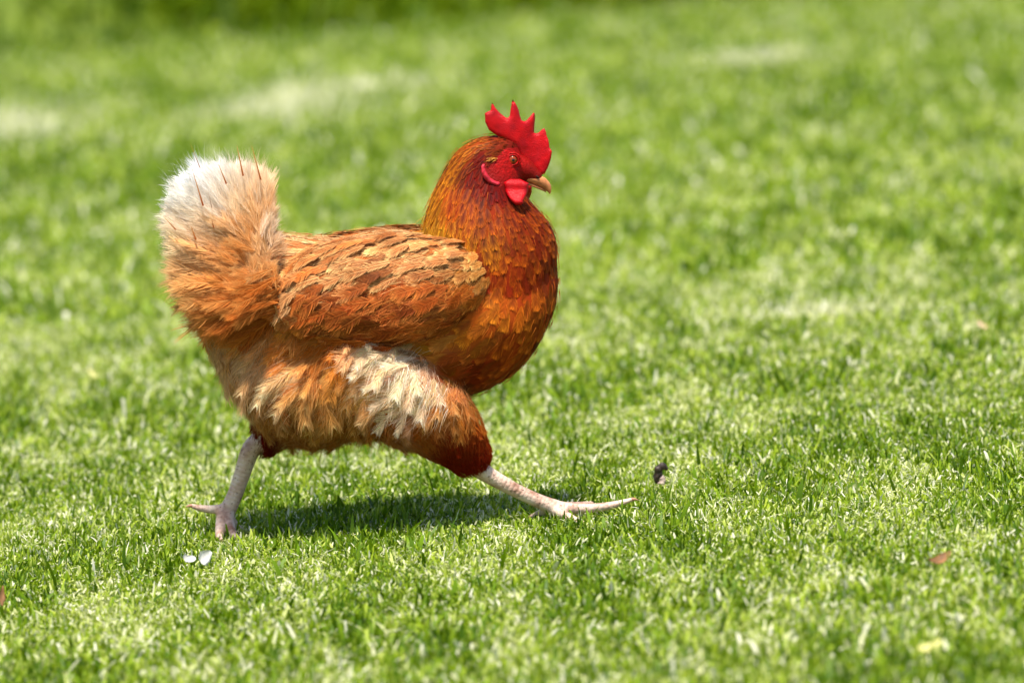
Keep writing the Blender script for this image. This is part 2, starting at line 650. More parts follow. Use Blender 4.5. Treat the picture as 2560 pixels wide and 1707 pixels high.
# ------------------------------------------------------------------ plumage control table
# X, Y, part, dirX, dirY, length, width, fluff, centre colour, edge colour
CT = [
 (1250, 346, 'neck', -1, .2, 22, 10, 0, (112, 22, 4), (150, 62, 8)),
 (1290, 360, 'neck', -1, -.2, 18, 8, 0, (105, 14, 4), (125, 30, 6)),
 (1205, 350, 'neck', -1, .35, 34, 11, 0, (130, 38, 4), (190, 105, 20)),
 (1165, 368, 'neck', -.8, .6, 46, 12, 0, (140, 45, 5), (205, 125, 28)),
 (1205, 400, 'neck', -.7, .7, 38, 11, 0, (100, 8, 3), (118, 22, 4)),
 (1190, 450, 'neck', -.35, 1, 45, 12, 0, (108, 9, 3), (132, 30, 4)),
 (1240, 480, 'neck', -.1, 1, 45, 14, 0, (98, 5, 3), (120, 16, 4)),
 (1112, 430, 'neck', -.5, 1, 72, 14, 0, (130, 40, 5), (205, 125, 22)),
 (1080, 500, 'neck', -.35, 1, 80, 16, 0, (150, 55, 5), (215, 142, 26)),
 (1058, 565, 'neck', -.15, 1, 72, 16, .1, (165, 80, 8), (216, 155, 38)),
 (1095, 590, 'neck', .0, 1, 74, 17, .1, (170, 85, 8), (218, 155, 35)),
 (1150, 510, 'neck', -.15, 1, 80, 16, 0, (138, 22, 3), (192, 95, 14)),
 (1150, 590, 'neck', .1, 1, 75, 17, 0, (150, 45, 5), (205, 128, 20)),
 (1225, 540, 'neck', .05, 1, 62, 17, 0, (126, 26, 4), (182, 84, 12)),
 (1225, 610, 'neck', .1, 1, 62, 20, 0, (134, 40, 5), (202, 116, 20)),
 (1300, 540, 'neck', .3, 1, 50, 19, 0, (112, 20, 4), (168, 70, 10)),
 (1350, 580, 'breast', .15, 1, 50, 22, 0, (128, 28, 4), (182, 88, 16)),
 (1385, 650, 'breast', -.05, 1, 55, 26, 0, (138, 34, 5), (185, 88, 18)),
 (1300, 640, 'breast', .0, 1, 55, 26, 0, (134, 34, 4), (188, 88, 14)),
 (1300, 710, 'breast', -.1, 1, 60, 30, 0, (142, 32, 4), (186, 82, 12)),
 (1215, 680, 'breast', -.05, 1, 52, 30, 0, (148, 36, 3), (178, 74, 9)),
 (1240, 770, 'breast', -.35, 1, 70, 36, 0, (168, 62, 7), (206, 118, 24)),
 (1340, 790, 'breast', -.25, 1, 64, 34, 0, (158, 52, 6), (198, 106, 24)),
 (1180, 820, 'breast', -.8, .6, 76, 38, 0, (172, 70, 8), (212, 122, 28)),
 (1280, 870, 'breast', -.6, .8, 66, 34, 0, (150, 46, 5), (188, 90, 18)),
 (1200, 930, 'breast', -.85, .5, 62, 34, 0, (135, 36, 4), (168, 72, 14)),
 (1070, 880, 'breast', -1, .12, 84, 38, .1, (172, 80, 14), (206, 124, 36)),
 (1120, 930, 'breast', -.9, .45, 70, 36, .1, (160, 62, 8), (192, 100, 24)),
 (1010, 575, 'back', -1, .12, 88, 22, .05, (164, 78, 16), (238, 202, 140)),
 (900, 585, 'back', -1, .1, 85, 22, .05, (164, 78, 16), (238, 202, 140)),
 (800, 592, 'back', -1, .0, 80, 20, .1, (164, 78, 16), (238, 202, 140)),
 (740, 585, 'back', -1, -.1, 70, 22, .2, (164, 78, 16), (238, 202, 140)),
 (1060, 640, 'back', -1, .35, 80, 28, .0, (164, 78, 16), (238, 202, 140)),
 (900, 640, 'back', -1, .3, 85, 24, .05, (164, 78, 16), (238, 202, 140)),
 (800, 660, 'back', -1, .35, 85, 26, .1, (164, 78, 16), (238, 202, 140)),
 (715, 640, 'back', -.95, .2, 80, 26, .25, (164, 78, 16), (238, 202, 140)),
 (650, 680, 'rump', -.9, .4, 90, 34, .35, (200, 112, 40), (236, 186, 120)),
 (600, 640, 'rump', -.85, -.3, 95, 36, .45, (200, 112, 44), (232, 182, 118)),
 (680, 740, 'rump', -.8, .55, 85, 34, .3, (182, 80, 20), (212, 130, 56)),
 (600, 760, 'rump', -.75, .6, 90, 36, .4, (190, 100, 32), (224, 156, 82)),
 (520, 690, 'rump', -.9, .25, 95, 40, .5, (202, 118, 52), (232, 180, 116)),
 (470, 740, 'rump', -.8, .6, 80, 38, .5, (186, 92, 32), (216, 142, 72)),
 (540, 800, 'rump', -.5, .85, 80, 36, .5, (184, 92, 28), (216, 140, 66)),
 (620, 820, 'rump', -.5, .8, 80, 36, .4, (168, 76, 18), (204, 118, 48)),
 (545, 880, 'leg', -.45, .85, 85, 44, .9, (178, 128, 78), (212, 172, 128)),
 (640, 890, 'leg', -.35, .9, 90, 46, .9, (190, 138, 84), (222, 184, 140)),
 (580, 960, 'leg', -.3, .95, 85, 42, .9, (190, 138, 86), (220, 180, 134)),
 (720, 870, 'leg', -.6, .6, 85, 42, .7, (186, 104, 34), (214, 144, 70)),
 (830, 870, 'leg', -.7, .5, 85, 42, .7, (182, 100, 28), (210, 136, 62)),
 (930, 885, 'leg', -.5, .8, 80, 42, .8, (214, 180, 142), (230, 206, 178)),
 (860, 925, 'leg', -.5, .8, 85, 42, .8, (184, 112, 42), (214, 154, 82)),
 (960, 925, 'leg', -.4, .9, 90, 40, .8, (222, 192, 150), (238, 216, 186)),
 (940, 1000, 'leg', -.3, .9, 90, 40, .8, (196, 138, 76), (224, 182, 130)),
 (1015, 935, 'leg', -.3, 1, 95, 40, .8, (224, 198, 164), (240, 222, 196)),
 (985, 1000, 'leg', -.25, 1, 95, 40, .8, (204, 174, 142), (226, 204, 178)),
 (1060, 985, 'leg', -.15, 1, 95, 40, .8, (206, 172, 138), (230, 208, 184)),
 (1110, 1020, 'leg', .0, 1, 70, 38, .8, (188, 122, 58), (216, 166, 106)),
 (1150, 1050, 'leg', .1, 1, 58, 36, .7, (172, 96, 30), (196, 132, 62)),
 (1195, 1050, 'leg', .2, 1, 44, 30, .5, (150, 74, 18), (178, 106, 42)),
 (700, 960, 'leg', -.3, .9, 95, 48, 1, (206, 164, 112), (236, 208, 168)),
 (660, 1030, 'leg', .2, .95, 85, 42, .9, (166, 102, 44), (196, 142, 84)),
 (780, 960, 'leg', -.4, .9, 90, 44, .9, (190, 126, 58), (220, 170, 106)),
 (780, 1040, 'leg', .1, 1, 85, 44, .9, (184, 122, 58), (216, 168, 104)),
 (870, 1010, 'leg', -.2, 1, 90, 44, .9, (188, 126, 58), (216, 166, 100)),
 (860, 1070, 'leg', -.1, 1, 80, 42, .9, (160, 90, 30), (190, 128, 60)),
 (950, 1060, 'leg', -.2, .9, 80, 40, .8, (150, 76, 20), (184, 118, 50)),
 (740, 1090, 'leg', .3, .9, 75, 40, .9, (142, 78, 26), (178, 116, 56)),
 (1060, 1080, 'leg', .1, 1, 55, 34, .6, (150, 74, 20), (182, 114, 48)),
 (1130, 1110, 'leg', .3, 1, 36, 18, .1, (128, 34, 8), (150, 58, 14)),
 (1190, 1105, 'leg', .3, 1, 34, 18, .1, (134, 36, 8), (154, 60, 14)),
 (1120, 1145, 'leg', .4, 1, 28, 15, .0, (116, 24, 5), (132, 40, 9)),
 (1200, 1150, 'leg', .5, 1, 26, 15, .0, (116, 22, 5), (130, 36, 8)),
 (1165, 1165, 'leg', .6, .8, 24, 14, .0, (116, 22, 5), (130, 36, 8)),
 (655, 1095, 'leg', -.3, 1, 30, 16, .1, (104, 14, 4), (118, 26, 6)),
 (640, 1120, 'leg', -.3, 1, 26, 14, .0, (104, 14, 4), (118, 26, 6)),
]
CXY = np.array([[c[0], c[1]] for c in CT], float)
CPART = np.array([c[2] for c in CT])
CVAL = np.array([[c[3], c[4], c[5], c[6], c[7], *lin(c[8]), *lin(c[9])] for c in CT], float)


def control(px, power=2.0, table=None, val=None):
    table = CXY if table is None else table
    val = CVAL if val is None else val
    d2 = ((px[:, None, :] - table[None]) ** 2).sum(2) + 60.0
    wgt = d2 ** (-power)
    out = (wgt[:, :, None] * val[None]).sum(1) / wgt.sum(1)[:, None]
    return out, d2.argmin(1)


# distance along each leg and toe, in scutes of 3.4 mm
along = np.zeros(nv, np.float32)
bestd = np.full(nv, 1e9)
for C, r in LEGS:
    s_ = np.concatenate([[0], np.cumsum(np.linalg.norm(np.diff(C, axis=0), axis=1))])
    sub = np.where(BV[:, 2] < C[:, 2].max() + .03)[0]
    Cd = np.stack([np.interp(np.linspace(0, s_[-1], 160), s_, C[:, k]) for k in range(3)], 1)
    T_ = norm(np.gradient(Cd, axis=0))
    dd_ = ((BV[sub][:, None] - Cd[None]) ** 2).sum(2)
    k_ = dd_.argmin(1)
    m_ = dd_[np.arange(len(sub)), k_]
    ex = ((BV[sub] - Cd[k_]) * T_[k_]).sum(1)
    up_ = m_ < bestd[sub]
    bestd[sub[up_]] = m_[up_]
    along[sub[up_]] = ((np.linspace(0, s_[-1], 160)[k_] + ex)[up_] / .0042) + 20
aat = bme.attributes.new('along', 'FLOAT', 'POINT')
aat.data.foreach_set('value', along)

# body skin pigment
bpx = mirror_px(BV)
bcol = np.empty((nv, 3))
for s0 in range(0, nv, 20000):
    vv, _ = control(bpx[s0:s0 + 20000])
    bcol[s0:s0 + 20000] = vv[:, 5:8] * 0.75 + vv[:, 8:11] * 0.1
at = bme.color_attributes.new('pigment', 'FLOAT_COLOR', 'POINT')
c4 = np.ones((nv, 4), np.float32)
c4[:, :3] = bcol
at.data.foreach_set('color', c4.ravel())
for mm in (M_HULL, M_FACE, M_LEG):
    bme.materials.append(mm)
mi = np.zeros(npoly, np.int32)
mi[is_face] = 1
mi[is_leg] = 2
bme.polygons.foreach_set('material_index', mi)
bme.polygons.foreach_set('use_smooth', np.ones(npoly, bool))


# ------------------------------------------------------------------ feathers made of barbs
def feathers(Pt, T, Nn, L, W, lift, curve, fluff, cC, cE, nb=14, pale_shaft=0.5, tipmix=0.0, taper=0.45, twist=None, rimexp=1.4, sweep0=0.75, jitter=0.20):
    """returns verts, quads, cols. T, Nn unit; each feather is a shaft with nb barbs a side, every barb a 3-station ribbon."""
    n = len(Pt)
    T = norm(T - Nn * (T * Nn).sum(1, keepdims=True))
    B = np.cross(Nn, T)
    if twist is not None:
        B2 = B * np.cos(twist)[:, None] + Nn * np.sin(twist)[:, None]
        Nn = Nn * np.cos(twist)[:, None] - B * np.sin(twist)[:, None]
        B = B2
    nb2 = 2 * nb
    tb = np.tile((np.arange(nb) + 0.5) / nb, 2)                  # place on the shaft
    sg = np.repeat([-1.0, 1.0], nb)
    tb = tb[None] + rng.normal(0, 0.25 / nb, (n, nb2))
    tb = np.clip(tb, 0.02, 1)
    prof = np.sqrt(np.clip(np.sin(np.pi * np.clip(0.12 + 0.80 * tb ** 1.15, 0, 1)), 0, 1)) * (1 - taper * tb ** 3)
    bl = W[:, None] * 0.5 * prof * rng.uniform(0.80, 1.12, (n, nb2)) * (1 + 0.5 * fluff[:, None] * rng.uniform(0, 1, (n, nb2)))
    us = np.array([0.0, 0.5, 1.0])
    sp = L[:, None] / nb
    hw = np.stack([sp * (1.0 - 0.35 * fluff[:, None]) + 0 * bl, sp * (0.95 - 0.5 * fluff[:, None]) + 0 * bl, sp * (0.35 - 0.22 * fluff[:, None]) + 0 * bl], 2) * 0.75
    u = us[None, None, :]
    sweep = (sweep0 + 0.35 * fluff)[:, None, None]
    a = tb[:, :, None] * L[:, None, None] * 0.86 + bl[:, :, None] * sweep * (0.7 * u + 0.6 * u * u)
    bx = sg[None, :, None] * bl[:, :, None] * (u - 0.12 * u * u)
    # random waviness in the vane plane and out of it
    wv = rng.normal(0, 1, (n, nb2, 1)) * fluff[:, None, None]
    zz = wv * bl[:, :, None] * 0.35 * u * u
    a = a + rng.normal(0, 1, (n, nb2, 1)) * bl[:, :, None] * (0.05 + 0.25 * fluff[:, None, None]) * u
    V = np.empty((n, nb2, 3, 2, 3))
    for q, s in ((0, -1), (1, 1)):
        aa = a + s * hw
        nz = aa * np.sin(lift)[:, None, None] - 0.5 * aa * aa * curve[:, None, None] - 0.5 * bx * bx * 9.0 + zz
        V[:, :, :, q] = (Pt[:, None, None] + T[:, None, None] * aa[..., None] + B[:, None, None] * bx[..., None] + Nn[:, None, None] * nz[..., None])
    idx = np.arange(n * nb2 * 6).reshape(n, nb2, 3, 2)
    F = np.stack([idx[:, :, :-1, 0], idx[:, :, :-1, 1], idx[:, :, 1:, 1], idx[:, :, 1:, 0]], -1).reshape(-1, 4)
    # pigment: darker heart, lighter lacing towards the rim and the tip
    rim = np.clip(0.04 + 1.0 * u ** rimexp * np.ones((n, nb2, 1)), 0, 1)
    tip = smooth01(0.62, 1.0, tb)[:, :, None]
    mixf = np.clip(rim * (0.65 + 0.35 * tip) + tipmix * tip, 0, 1)
    jit = np.exp(rng.normal(0, jitter, (n, nb2, 1, 1)))
    C = (cC[:, None, None] * (1 - mixf[..., None]) + cE[:, None, None] * mixf[..., None]) * jit
    C = np.repeat(C[:, :, :, None, :], 2, 3)
    # the shafts
    ss = np.linspace(0, 0.93, 5)
    aa = ss[None] * L[:, None]
    sh = (L * 0.010 + 0.00012)
    VS = np.empty((n, 5, 2, 3))
    nz = aa * np.sin(lift)[:, None] - 0.5 * aa * aa * curve[:, None] + 0.00025
    for q, s in ((0, -1), (1, 1)):
        VS[:, :, q] = (Pt[:, None] + T[:, None] * aa[..., None] + B[:, None] * (s * sh[:, None] * (1 - 0.8 * ss[None]))[..., None] + Nn[:, None] * nz[..., None])
    i2 = np.arange(n * 10).reshape(n, 5, 2) + n * nb2 * 6
    F2 = np.stack([i2[:, :-1, 0], i2[:, :-1, 1], i2[:, 1:, 1], i2[:, 1:, 0]], -1).reshape(-1, 4)
    CS = np.repeat((cC * (1 - pale_shaft) + cE * pale_shaft)[:, None, None], 10, 1).reshape(-1, 3)
    return (np.concatenate([V.reshape(-1, 3), VS.reshape(-1, 3)]), np.concatenate([F, F2]), np.concatenate([C.reshape(-1, 3), CS]))


def strands(Pt, D1, D2, L, wd, c0, c1):
    """loose curved filaments: start direction D1, end direction D2"""
    n = len(Pt)
    s = np.linspace(0, 1, 5)[None, :, None]
    path = Pt[:, None] + L[:, None, None] * (D1[:, None] * s + 0.5 * (D2 - D1)[:, None] * s * s)
    view = norm(CAM[None] - Pt) + rng.normal(0, 0.4, (n, 3))
    side = norm(np.cross(D1, view))
    ww = wd[:, None, None] * (1 - 0.85 * s)
    V = np.stack([path - side[:, None] * ww, path + side[:, None] * ww], 2)
    i2 = np.arange(n * 10).reshape(n, 5, 2)
    F = np.stack([i2[:, :-1, 0], i2[:, :-1, 1], i2[:, 1:, 1], i2[:, 1:, 0]], -1).reshape(-1, 4)
    C = c0[:, None] * (1 - s) + c1[:, None] * s
    return V.reshape(-1, 3), F, np.repeat(C[:, :, None], 2, 2).reshape(-1, 3)


def merge(parts):
    V, F, C, o = [], [], [], 0
    for v, f, c in parts:
        V.append(v)
        F.append(f + o)
        C.append(c)
        o += len(v)
    return np.concatenate(V), np.concatenate(F), np.concatenate(C)


def scatter(cent, nrm, area, radius_fn, ntry):
    """dart throwing: indices of faces kept, spacing given by radius_fn(index array)"""
    p = area / area.sum()
    cand = rng.choice(len(cent), ntry, p=p)
    rad = radius_fn(cand)
    cell = rad.max()
    grid, keep = {}, []
    for i, r in zip(cand, rad):
        c = cent[i]
        k = (int(c[0] // cell), int(c[1] // cell), int(c[2] // cell))
        ok = True
        for dx in (-1, 0, 1):
            for dy in (-1, 0, 1):
                for dz in (-1, 0, 1):
                    for q, rq in grid.get((k[0] + dx, k[1] + dy, k[2] + dz), ()):
                        if (q[0] - c[0]) ** 2 + (q[1] - c[1]) ** 2 + (q[2] - c[2]) ** 2 < (0.5 * (r + rq)) ** 2:
                            ok = False
                            break
                    if not ok:
                        break
                if not ok:
                    break
            if not ok:
                break
        if ok:
            grid.setdefault(k, []).append((c, r))
            keep.append(i)
    return np.array(keep)


def place(cent, nrm, px, spacing=0.52, ntry=40000, lift0=0.10):
    """feather fields over a set of faces, returned grouped per part"""
    val, near = control(px)

    def rad(ix):
        return np.sqrt(val[ix, 2] * val[ix, 3]) * PX * spacing
    keep = scatter(cent, nrm, place.area, rad, ntry)
    vq = val[keep]
    d = np.stack([vq[:, 0], np.zeros(len(keep)), -vq[:, 1]], 1)
    d = norm(d) + rng.normal(0, 0.10, (len(keep), 3)) * (1 + vq[:, 4:5])
    return keep, vq, near[keep], d


feath_ok = ~(is_face | is_leg) & ~((ppx[:, 0] > 1298) & (ppx[:, 1] < 480))
ii = np.where(feath_ok)[0]
place.area = pa[ii]
keep, vq, near, d = place(pc[ii], pns[ii], ppx[ii])
base, nr = pc[ii][keep], pns[ii][keep]
parts_of = CPART[near]
ang = (fbm(base[:, 0] * 48 + 4, base[:, 2] * 48 + 13, 2) - .5) * 2.6 * np.clip((vq[:, 4] - .2) * 1.6, 0, 1)
d = np.stack([d[:, 0] * np.cos(ang) - d[:, 2] * np.sin(ang), d[:, 1], d[:, 0] * np.sin(ang) + d[:, 2] * np.cos(ang)], 1)
lock = fbm(base[:, 0] * 60 + 31, base[:, 2] * 60 + 2, 2)
print('body feathers', len(keep))
PARTNAME = {'neck': 'neck_plumage', 'breast': 'breast_plumage', 'back': 'back_plumage', 'rump': 'rump_plumage', 'leg': 'leg_plumage'}
STORE = {k: [] for k in PARTNAME}
for part in PARTNAME:
    for lo, hi, nb in ((-1, 0.3, 26), (0.3, 2, 26)):
        q = (parts_of == part) & (vq[:, 4] > lo) & (vq[:, 4] <= hi)
        n = int(q.sum())
        if not n:
            continue
        vv = vq[q]
        jl = rng.uniform(0.85, 1.2, n)
        L = vv[:, 2] * PX * jl
        W = vv[:, 3] * PX * rng.uniform(0.9, 1.15, n)
        fl = np.maximum(vv[:, 4], rng.uniform(.15, .4, n))
        tone = np.exp(rng.normal(0, 0.16, n))[:, None]
        hue = rng.normal(0, 0.10, (n, 1))
        cC = vv[:, 5:8] * tone * np.concatenate([1 + 0 * hue, 1 + hue * 1.5, 1 + hue], 1)
        if part == 'breast':
            ee = np.where(rng.random(n) < .5, rng.uniform(.7, 1.1, n), rng.uniform(.0, .3, n))[:, None]
        else:
            ee = (rng.random(n) ** {'neck': .25, 'back': .3, 'rump': .6, 'leg': .6}[part])[:, None]
        mot = np.exp(.55 * (fbm(base[q][:, 0] * 70 + 9, base[q][:, 2] * 70 + 5, 2) - .5) * 2)[:, None]
        cC = cC * {'neck': .55, 'breast': .80, 'back': .74, 'rump': .9, 'leg': 1.28}[part] * (mot if part != 'leg' else mot ** .6)
        if part == 'leg':
            cC = cC * np.array([1.08, 1.0, .82])
        if part in ('neck', 'breast'):
            cC = cC * np.array([.85, 1.25, 1.0])
        cE = cC * 1.15 * (1 - ee) + vv[:, 8:11] * {'neck': 1.6, 'breast': 1.6, 'back': 1.6, 'rump': 1.15, 'leg': 1.2}[part] * ee
        if part == 'neck':
            W = W * (1 + .5 * smooth01(45, 70, vv[:, 2]))
        if part == 'back':
            W = W * .85
        lift = 0.06 + 0.07 * rng.random(n) + 0.12 * fl + (.45 * np.clip(lock[q] - .42, 0, 1) if part in ('leg', 'rump') else 0)
        b0 = base[q] - nr[q] * 0.0005 - norm(d[q] - nr[q] * (d[q] * nr[q]).sum(1, keepdims=True)) * L[:, None] * 0.35
        curve = snap_curve(bvh, b0, d[q], nr[q], L, lift, 0.0006 + (.0010 if part in ('neck', 'breast', 'back') else .0022) * rng.random(n) + .003 * np.clip(fl - .3, 0, 1) + (.016 * np.clip(lock[q] - .45, 0, 1) if part in ('leg', 'rump') else 0))
        if part in ('neck', 'breast', 'back'):
            fl = np.minimum(fl, .22)
        STORE[part].append(feathers(b0, d[q], nr[q], L, W, lift, curve, fl, cC, cE, nb, {'neck': .05, 'breast': .15}.get(part, .45), {'breast': .55}.get(part, .2),
                                    {'breast': .85, 'back': .7, 'neck': .6}.get(part, .45), None, {'neck': 1.9, 'breast': 1.6, 'back': 1.3}.get(part, 1.4), {'neck': 1.3, 'back': 1.3, 'breast': 1.1}.get(part, .85), .12 if part in ('neck', 'breast') else .2))

# looser tufts of down standing off the belly and thighs
q = np.where((parts_of == 'leg') & (vq[:, 4] > .65))[0]
q = rng.choice(q, min(420, len(q)), replace=False)
n = len(q)
vv = vq[q]
low = smooth01(960, 1090, mirror_px(base[q])[:, 1])
dt_ = norm(d[q] + np.array([0, 0, -1.0])[None] * (.3 + .5 * low)[:, None] + rng.normal(0, .22, (n, 3)))
tz = rng.random((n, 1))
STORE['leg'].append(feathers(base[q] + nr[q] * .002, dt_, nr[q], vv[:, 2] * PX * rng.uniform(.55, 1.0, n), vv[:, 3] * PX * rng.uniform(.5, .85, n), rng.uniform(.12, .38, n), np.full(n, 6.0),
                             np.full(n, .8), vv[:, 5:8] * rng.uniform(.95, 1.35, (n, 1)) * np.array([1.05, 1.0, .85]), np.minimum(vv[:, 8:11] * (1.05 + .35 * tz), .92), 24, .6, .4, .5, None, 1.1, 1.4, .2))
hq = np.repeat(np.where((parts_of == 'leg') & (vq[:, 4] > .65) & (mirror_px(base)[:, 1] > 1030))[0], 16)
n = len(hq)
STORE['leg'].append(strands(base[hq] + rng.normal(0, .004, (n, 3)), norm(np.array([[-.2, 0, -1]]) + nr[hq] * .4 + rng.normal(0, .3, (n, 3))), norm(np.array([[-.3, 0, -1]]) + rng.normal(0, .4, (n, 3))), rng.uniform(.008, .020, n), np.full(n, .00016), vq[hq, 5:8], vq[hq, 8:11] * .9))

# loose filaments lying over the vanes, longer and wilder where the plumage is downy
qs = np.repeat(np.arange(len(vq)), np.where(parts_of == 'leg', 30, np.where(vq[:, 4] > .3, 14, np.where((parts_of == 'neck') | (parts_of == 'breast'), 1, 3))))
n = len(qs)
v3 = vq[qs]
f3 = v3[:, 4]
tn = norm(d[qs] - nr[qs] * (d[qs] * nr[qs]).sum(1, keepdims=True))
off = rng.normal(0, 1, (n, 3)) * (v3[:, 2] * PX * .30)[:, None]
off -= nr[qs] * (off * nr[qs]).sum(1, keepdims=True)
p0 = base[qs] + off
for k in range(n):
    h_ = bvh.find_nearest(Vector(p0[k]))
    p0[k] = h_[0]
p0 += nr[qs] * (0.0022 + .0035 * f3 * rng.random(n) + .0012 * rng.random(n))[:, None]
Ls = v3[:, 2] * PX * rng.uniform(0.3, 0.7, n)
D1 = norm(tn + nr[qs] * (0.08 + .12 * f3)[:, None] + rng.normal(0, 1, (n, 3)) * (0.10 + .08 * f3)[:, None])
D2 = norm(tn - nr[qs] * (Ls * 9)[:, None] + rng.normal(0, 1, (n, 3)) * (0.12 + .22 * f3)[:, None])
tz = rng.random((n, 1)) ** .8
ca = v3[:, 5:8] * (1 - tz) + v3[:, 8:11] * tz
hs = strands(p0, D1, D2, Ls, np.where(f3 > .3, .00015, .00022), ca * .9, np.minimum(ca * 1.15, 0.95))
# split: rump / leg
pr = parts_of[qs]
Vh = hs[0].reshape(n, 10, 3)
Ch = hs[2].reshape(n, 10, 3)
i2 = np.arange(10).reshape(5, 2)
fb = np.stack([i2[:-1, 0], i2[:-1, 1], i2[1:, 1], i2[1:, 0]], -1)
for part in PARTNAME:
    s = np.where(pr == part)[0]
    if len(s):
        F = (fb[None] + (np.arange(len(s)) * 10)[:, None, None]).reshape(-1, 4)
        STORE[part].append((Vh[s].reshape(-1, 3), F, Ch[s].reshape(-1, 3)))
n = 90
tx = rng.uniform(930, 1120, n)
ty = 868 + (tx - 930) * .55 + rng.uniform(-4, 70, n)
hb = [bvh.ray_cast(Vector(P(a, b_, -.2)), Vector(norm(P(a, b_, .2) - P(a, b_, -.2)))) for a, b_ in zip(tx, ty)]
ok_ = np.array([h[0] is not None for h in hb])
tb = np.array([h[0] if h[0] is not None else (0, 0, 0) for h in hb])[ok_] + np.array([0, -.006, .002])
n = len(tb)
for sy in (-1, 1):
    STORE['leg'].append(strands(tb * np.array([1, -sy, 1]), norm(np.tile([[-.25, .25 * sy, -1]], (n, 1)) + rng.normal(0, .16, (n, 3))), norm(np.tile([[-.35, 0, -1]], (n, 1)) + rng.normal(0, .25, (n, 3))), rng.uniform(.014, .030, n), np.full(n, .0004), np.tile(lin((240, 228, 208)), (n, 1)), np.tile(lin((226, 196, 152)), (n, 1))))
n = 15
tx = rng.uniform(1222, 1244, n)
ty = 396 + rng.uniform(-4, 5, n)
tb = np.array([bvh.ray_cast(Vector(P(a, b_, -.2)), Vector(norm(P(a, b_, .2) - P(a, b_, -.2))))[0] for a, b_ in zip(tx, ty)]) + np.array([0, -.0012, 0])
for sy in (-1, 1):
    bb = tb * np.array([1, -sy, 1])
    STORE['neck'].append(strands(bb, norm(np.tile([[-1, .35 * sy, -.1]], (n, 1)) + rng.normal(0, .15, (n, 3))), norm(np.tile([[-1, 0, -.5]], (n, 1)) + rng.normal(0, .2, (n, 3))), rng.uniform(.004, .008, n), np.full(n, .0005), np.tile(lin((176, 104, 34)), (n, 1)), np.tile(lin((206, 150, 70)), (n, 1))))
for part, nm in PARTNAME.items():
    V, F, C = merge(STORE[part])
    under(mesh_np(nm, V, F, np.clip(C, 0, 0.95), (M_DOWN if part in ('leg', 'rump') else M_FEATHER,)))

# ------------------------------------------------------------------ wings
WCT = [  # X, Y, dx, dy, L, W, fluff, centre, edge
 (1185, 690, -.8, .5, 40, 26, 0, (196, 110, 30), (236, 178, 100)),
 (1130, 650, -1, .3, 55, 28, 0, (172, 84, 18), (236, 190, 122)),
 (1150, 730, -.8, .5, 60, 32, 0, (172, 76, 14), (212, 132, 50)),
 (1050, 650, -1, .4, 75, 30, 0, (172, 84, 18), (236, 190, 122)),
 (1050, 740, -.95, .5, 75, 40, 0, (150, 60, 12), (206, 122, 52)),
 (1100, 790, -.9, .4, 75, 40, 0, (150, 60, 12), (206, 122, 52)),
 (950, 660, -1, .4, 85, 32, .05, (172, 84, 18), (236, 190, 122)),
 (950, 750, -.95, .5, 85, 42, .05, (150, 60, 12), (206, 122, 52)),
 (1000, 820, -1, .25, 90, 44, 0, (150, 60, 12), (206, 122, 52)),
 (850, 680, -1, .45, 88, 36, .1, (172, 84, 18), (236, 190, 122)),
 (850, 780, -.95, .4, 90, 44, .05, (150, 60, 12), (206, 122, 52)),
 (760, 700, -.9, .5, 90, 40, .2, (172, 84, 18), (236, 190, 122)),
 (760, 780, -.9, .4, 90, 46, .2, (150, 60, 12), (206, 122, 52)),
 (690, 770, -.9, .5, 76, 44, .45, (216, 140, 70), (240, 196, 140)),
 (680, 720, -.9, .5, 85, 44, .3, (204, 118, 48), (236, 186, 122)),
]
WXY = np.array([[c[0], c[1]] for c in WCT], float)
WVAL = np.array([[c[2], c[3], c[4], c[5], c[6], *lin(c[7]), *lin(c[8])] for c in WCT], float)


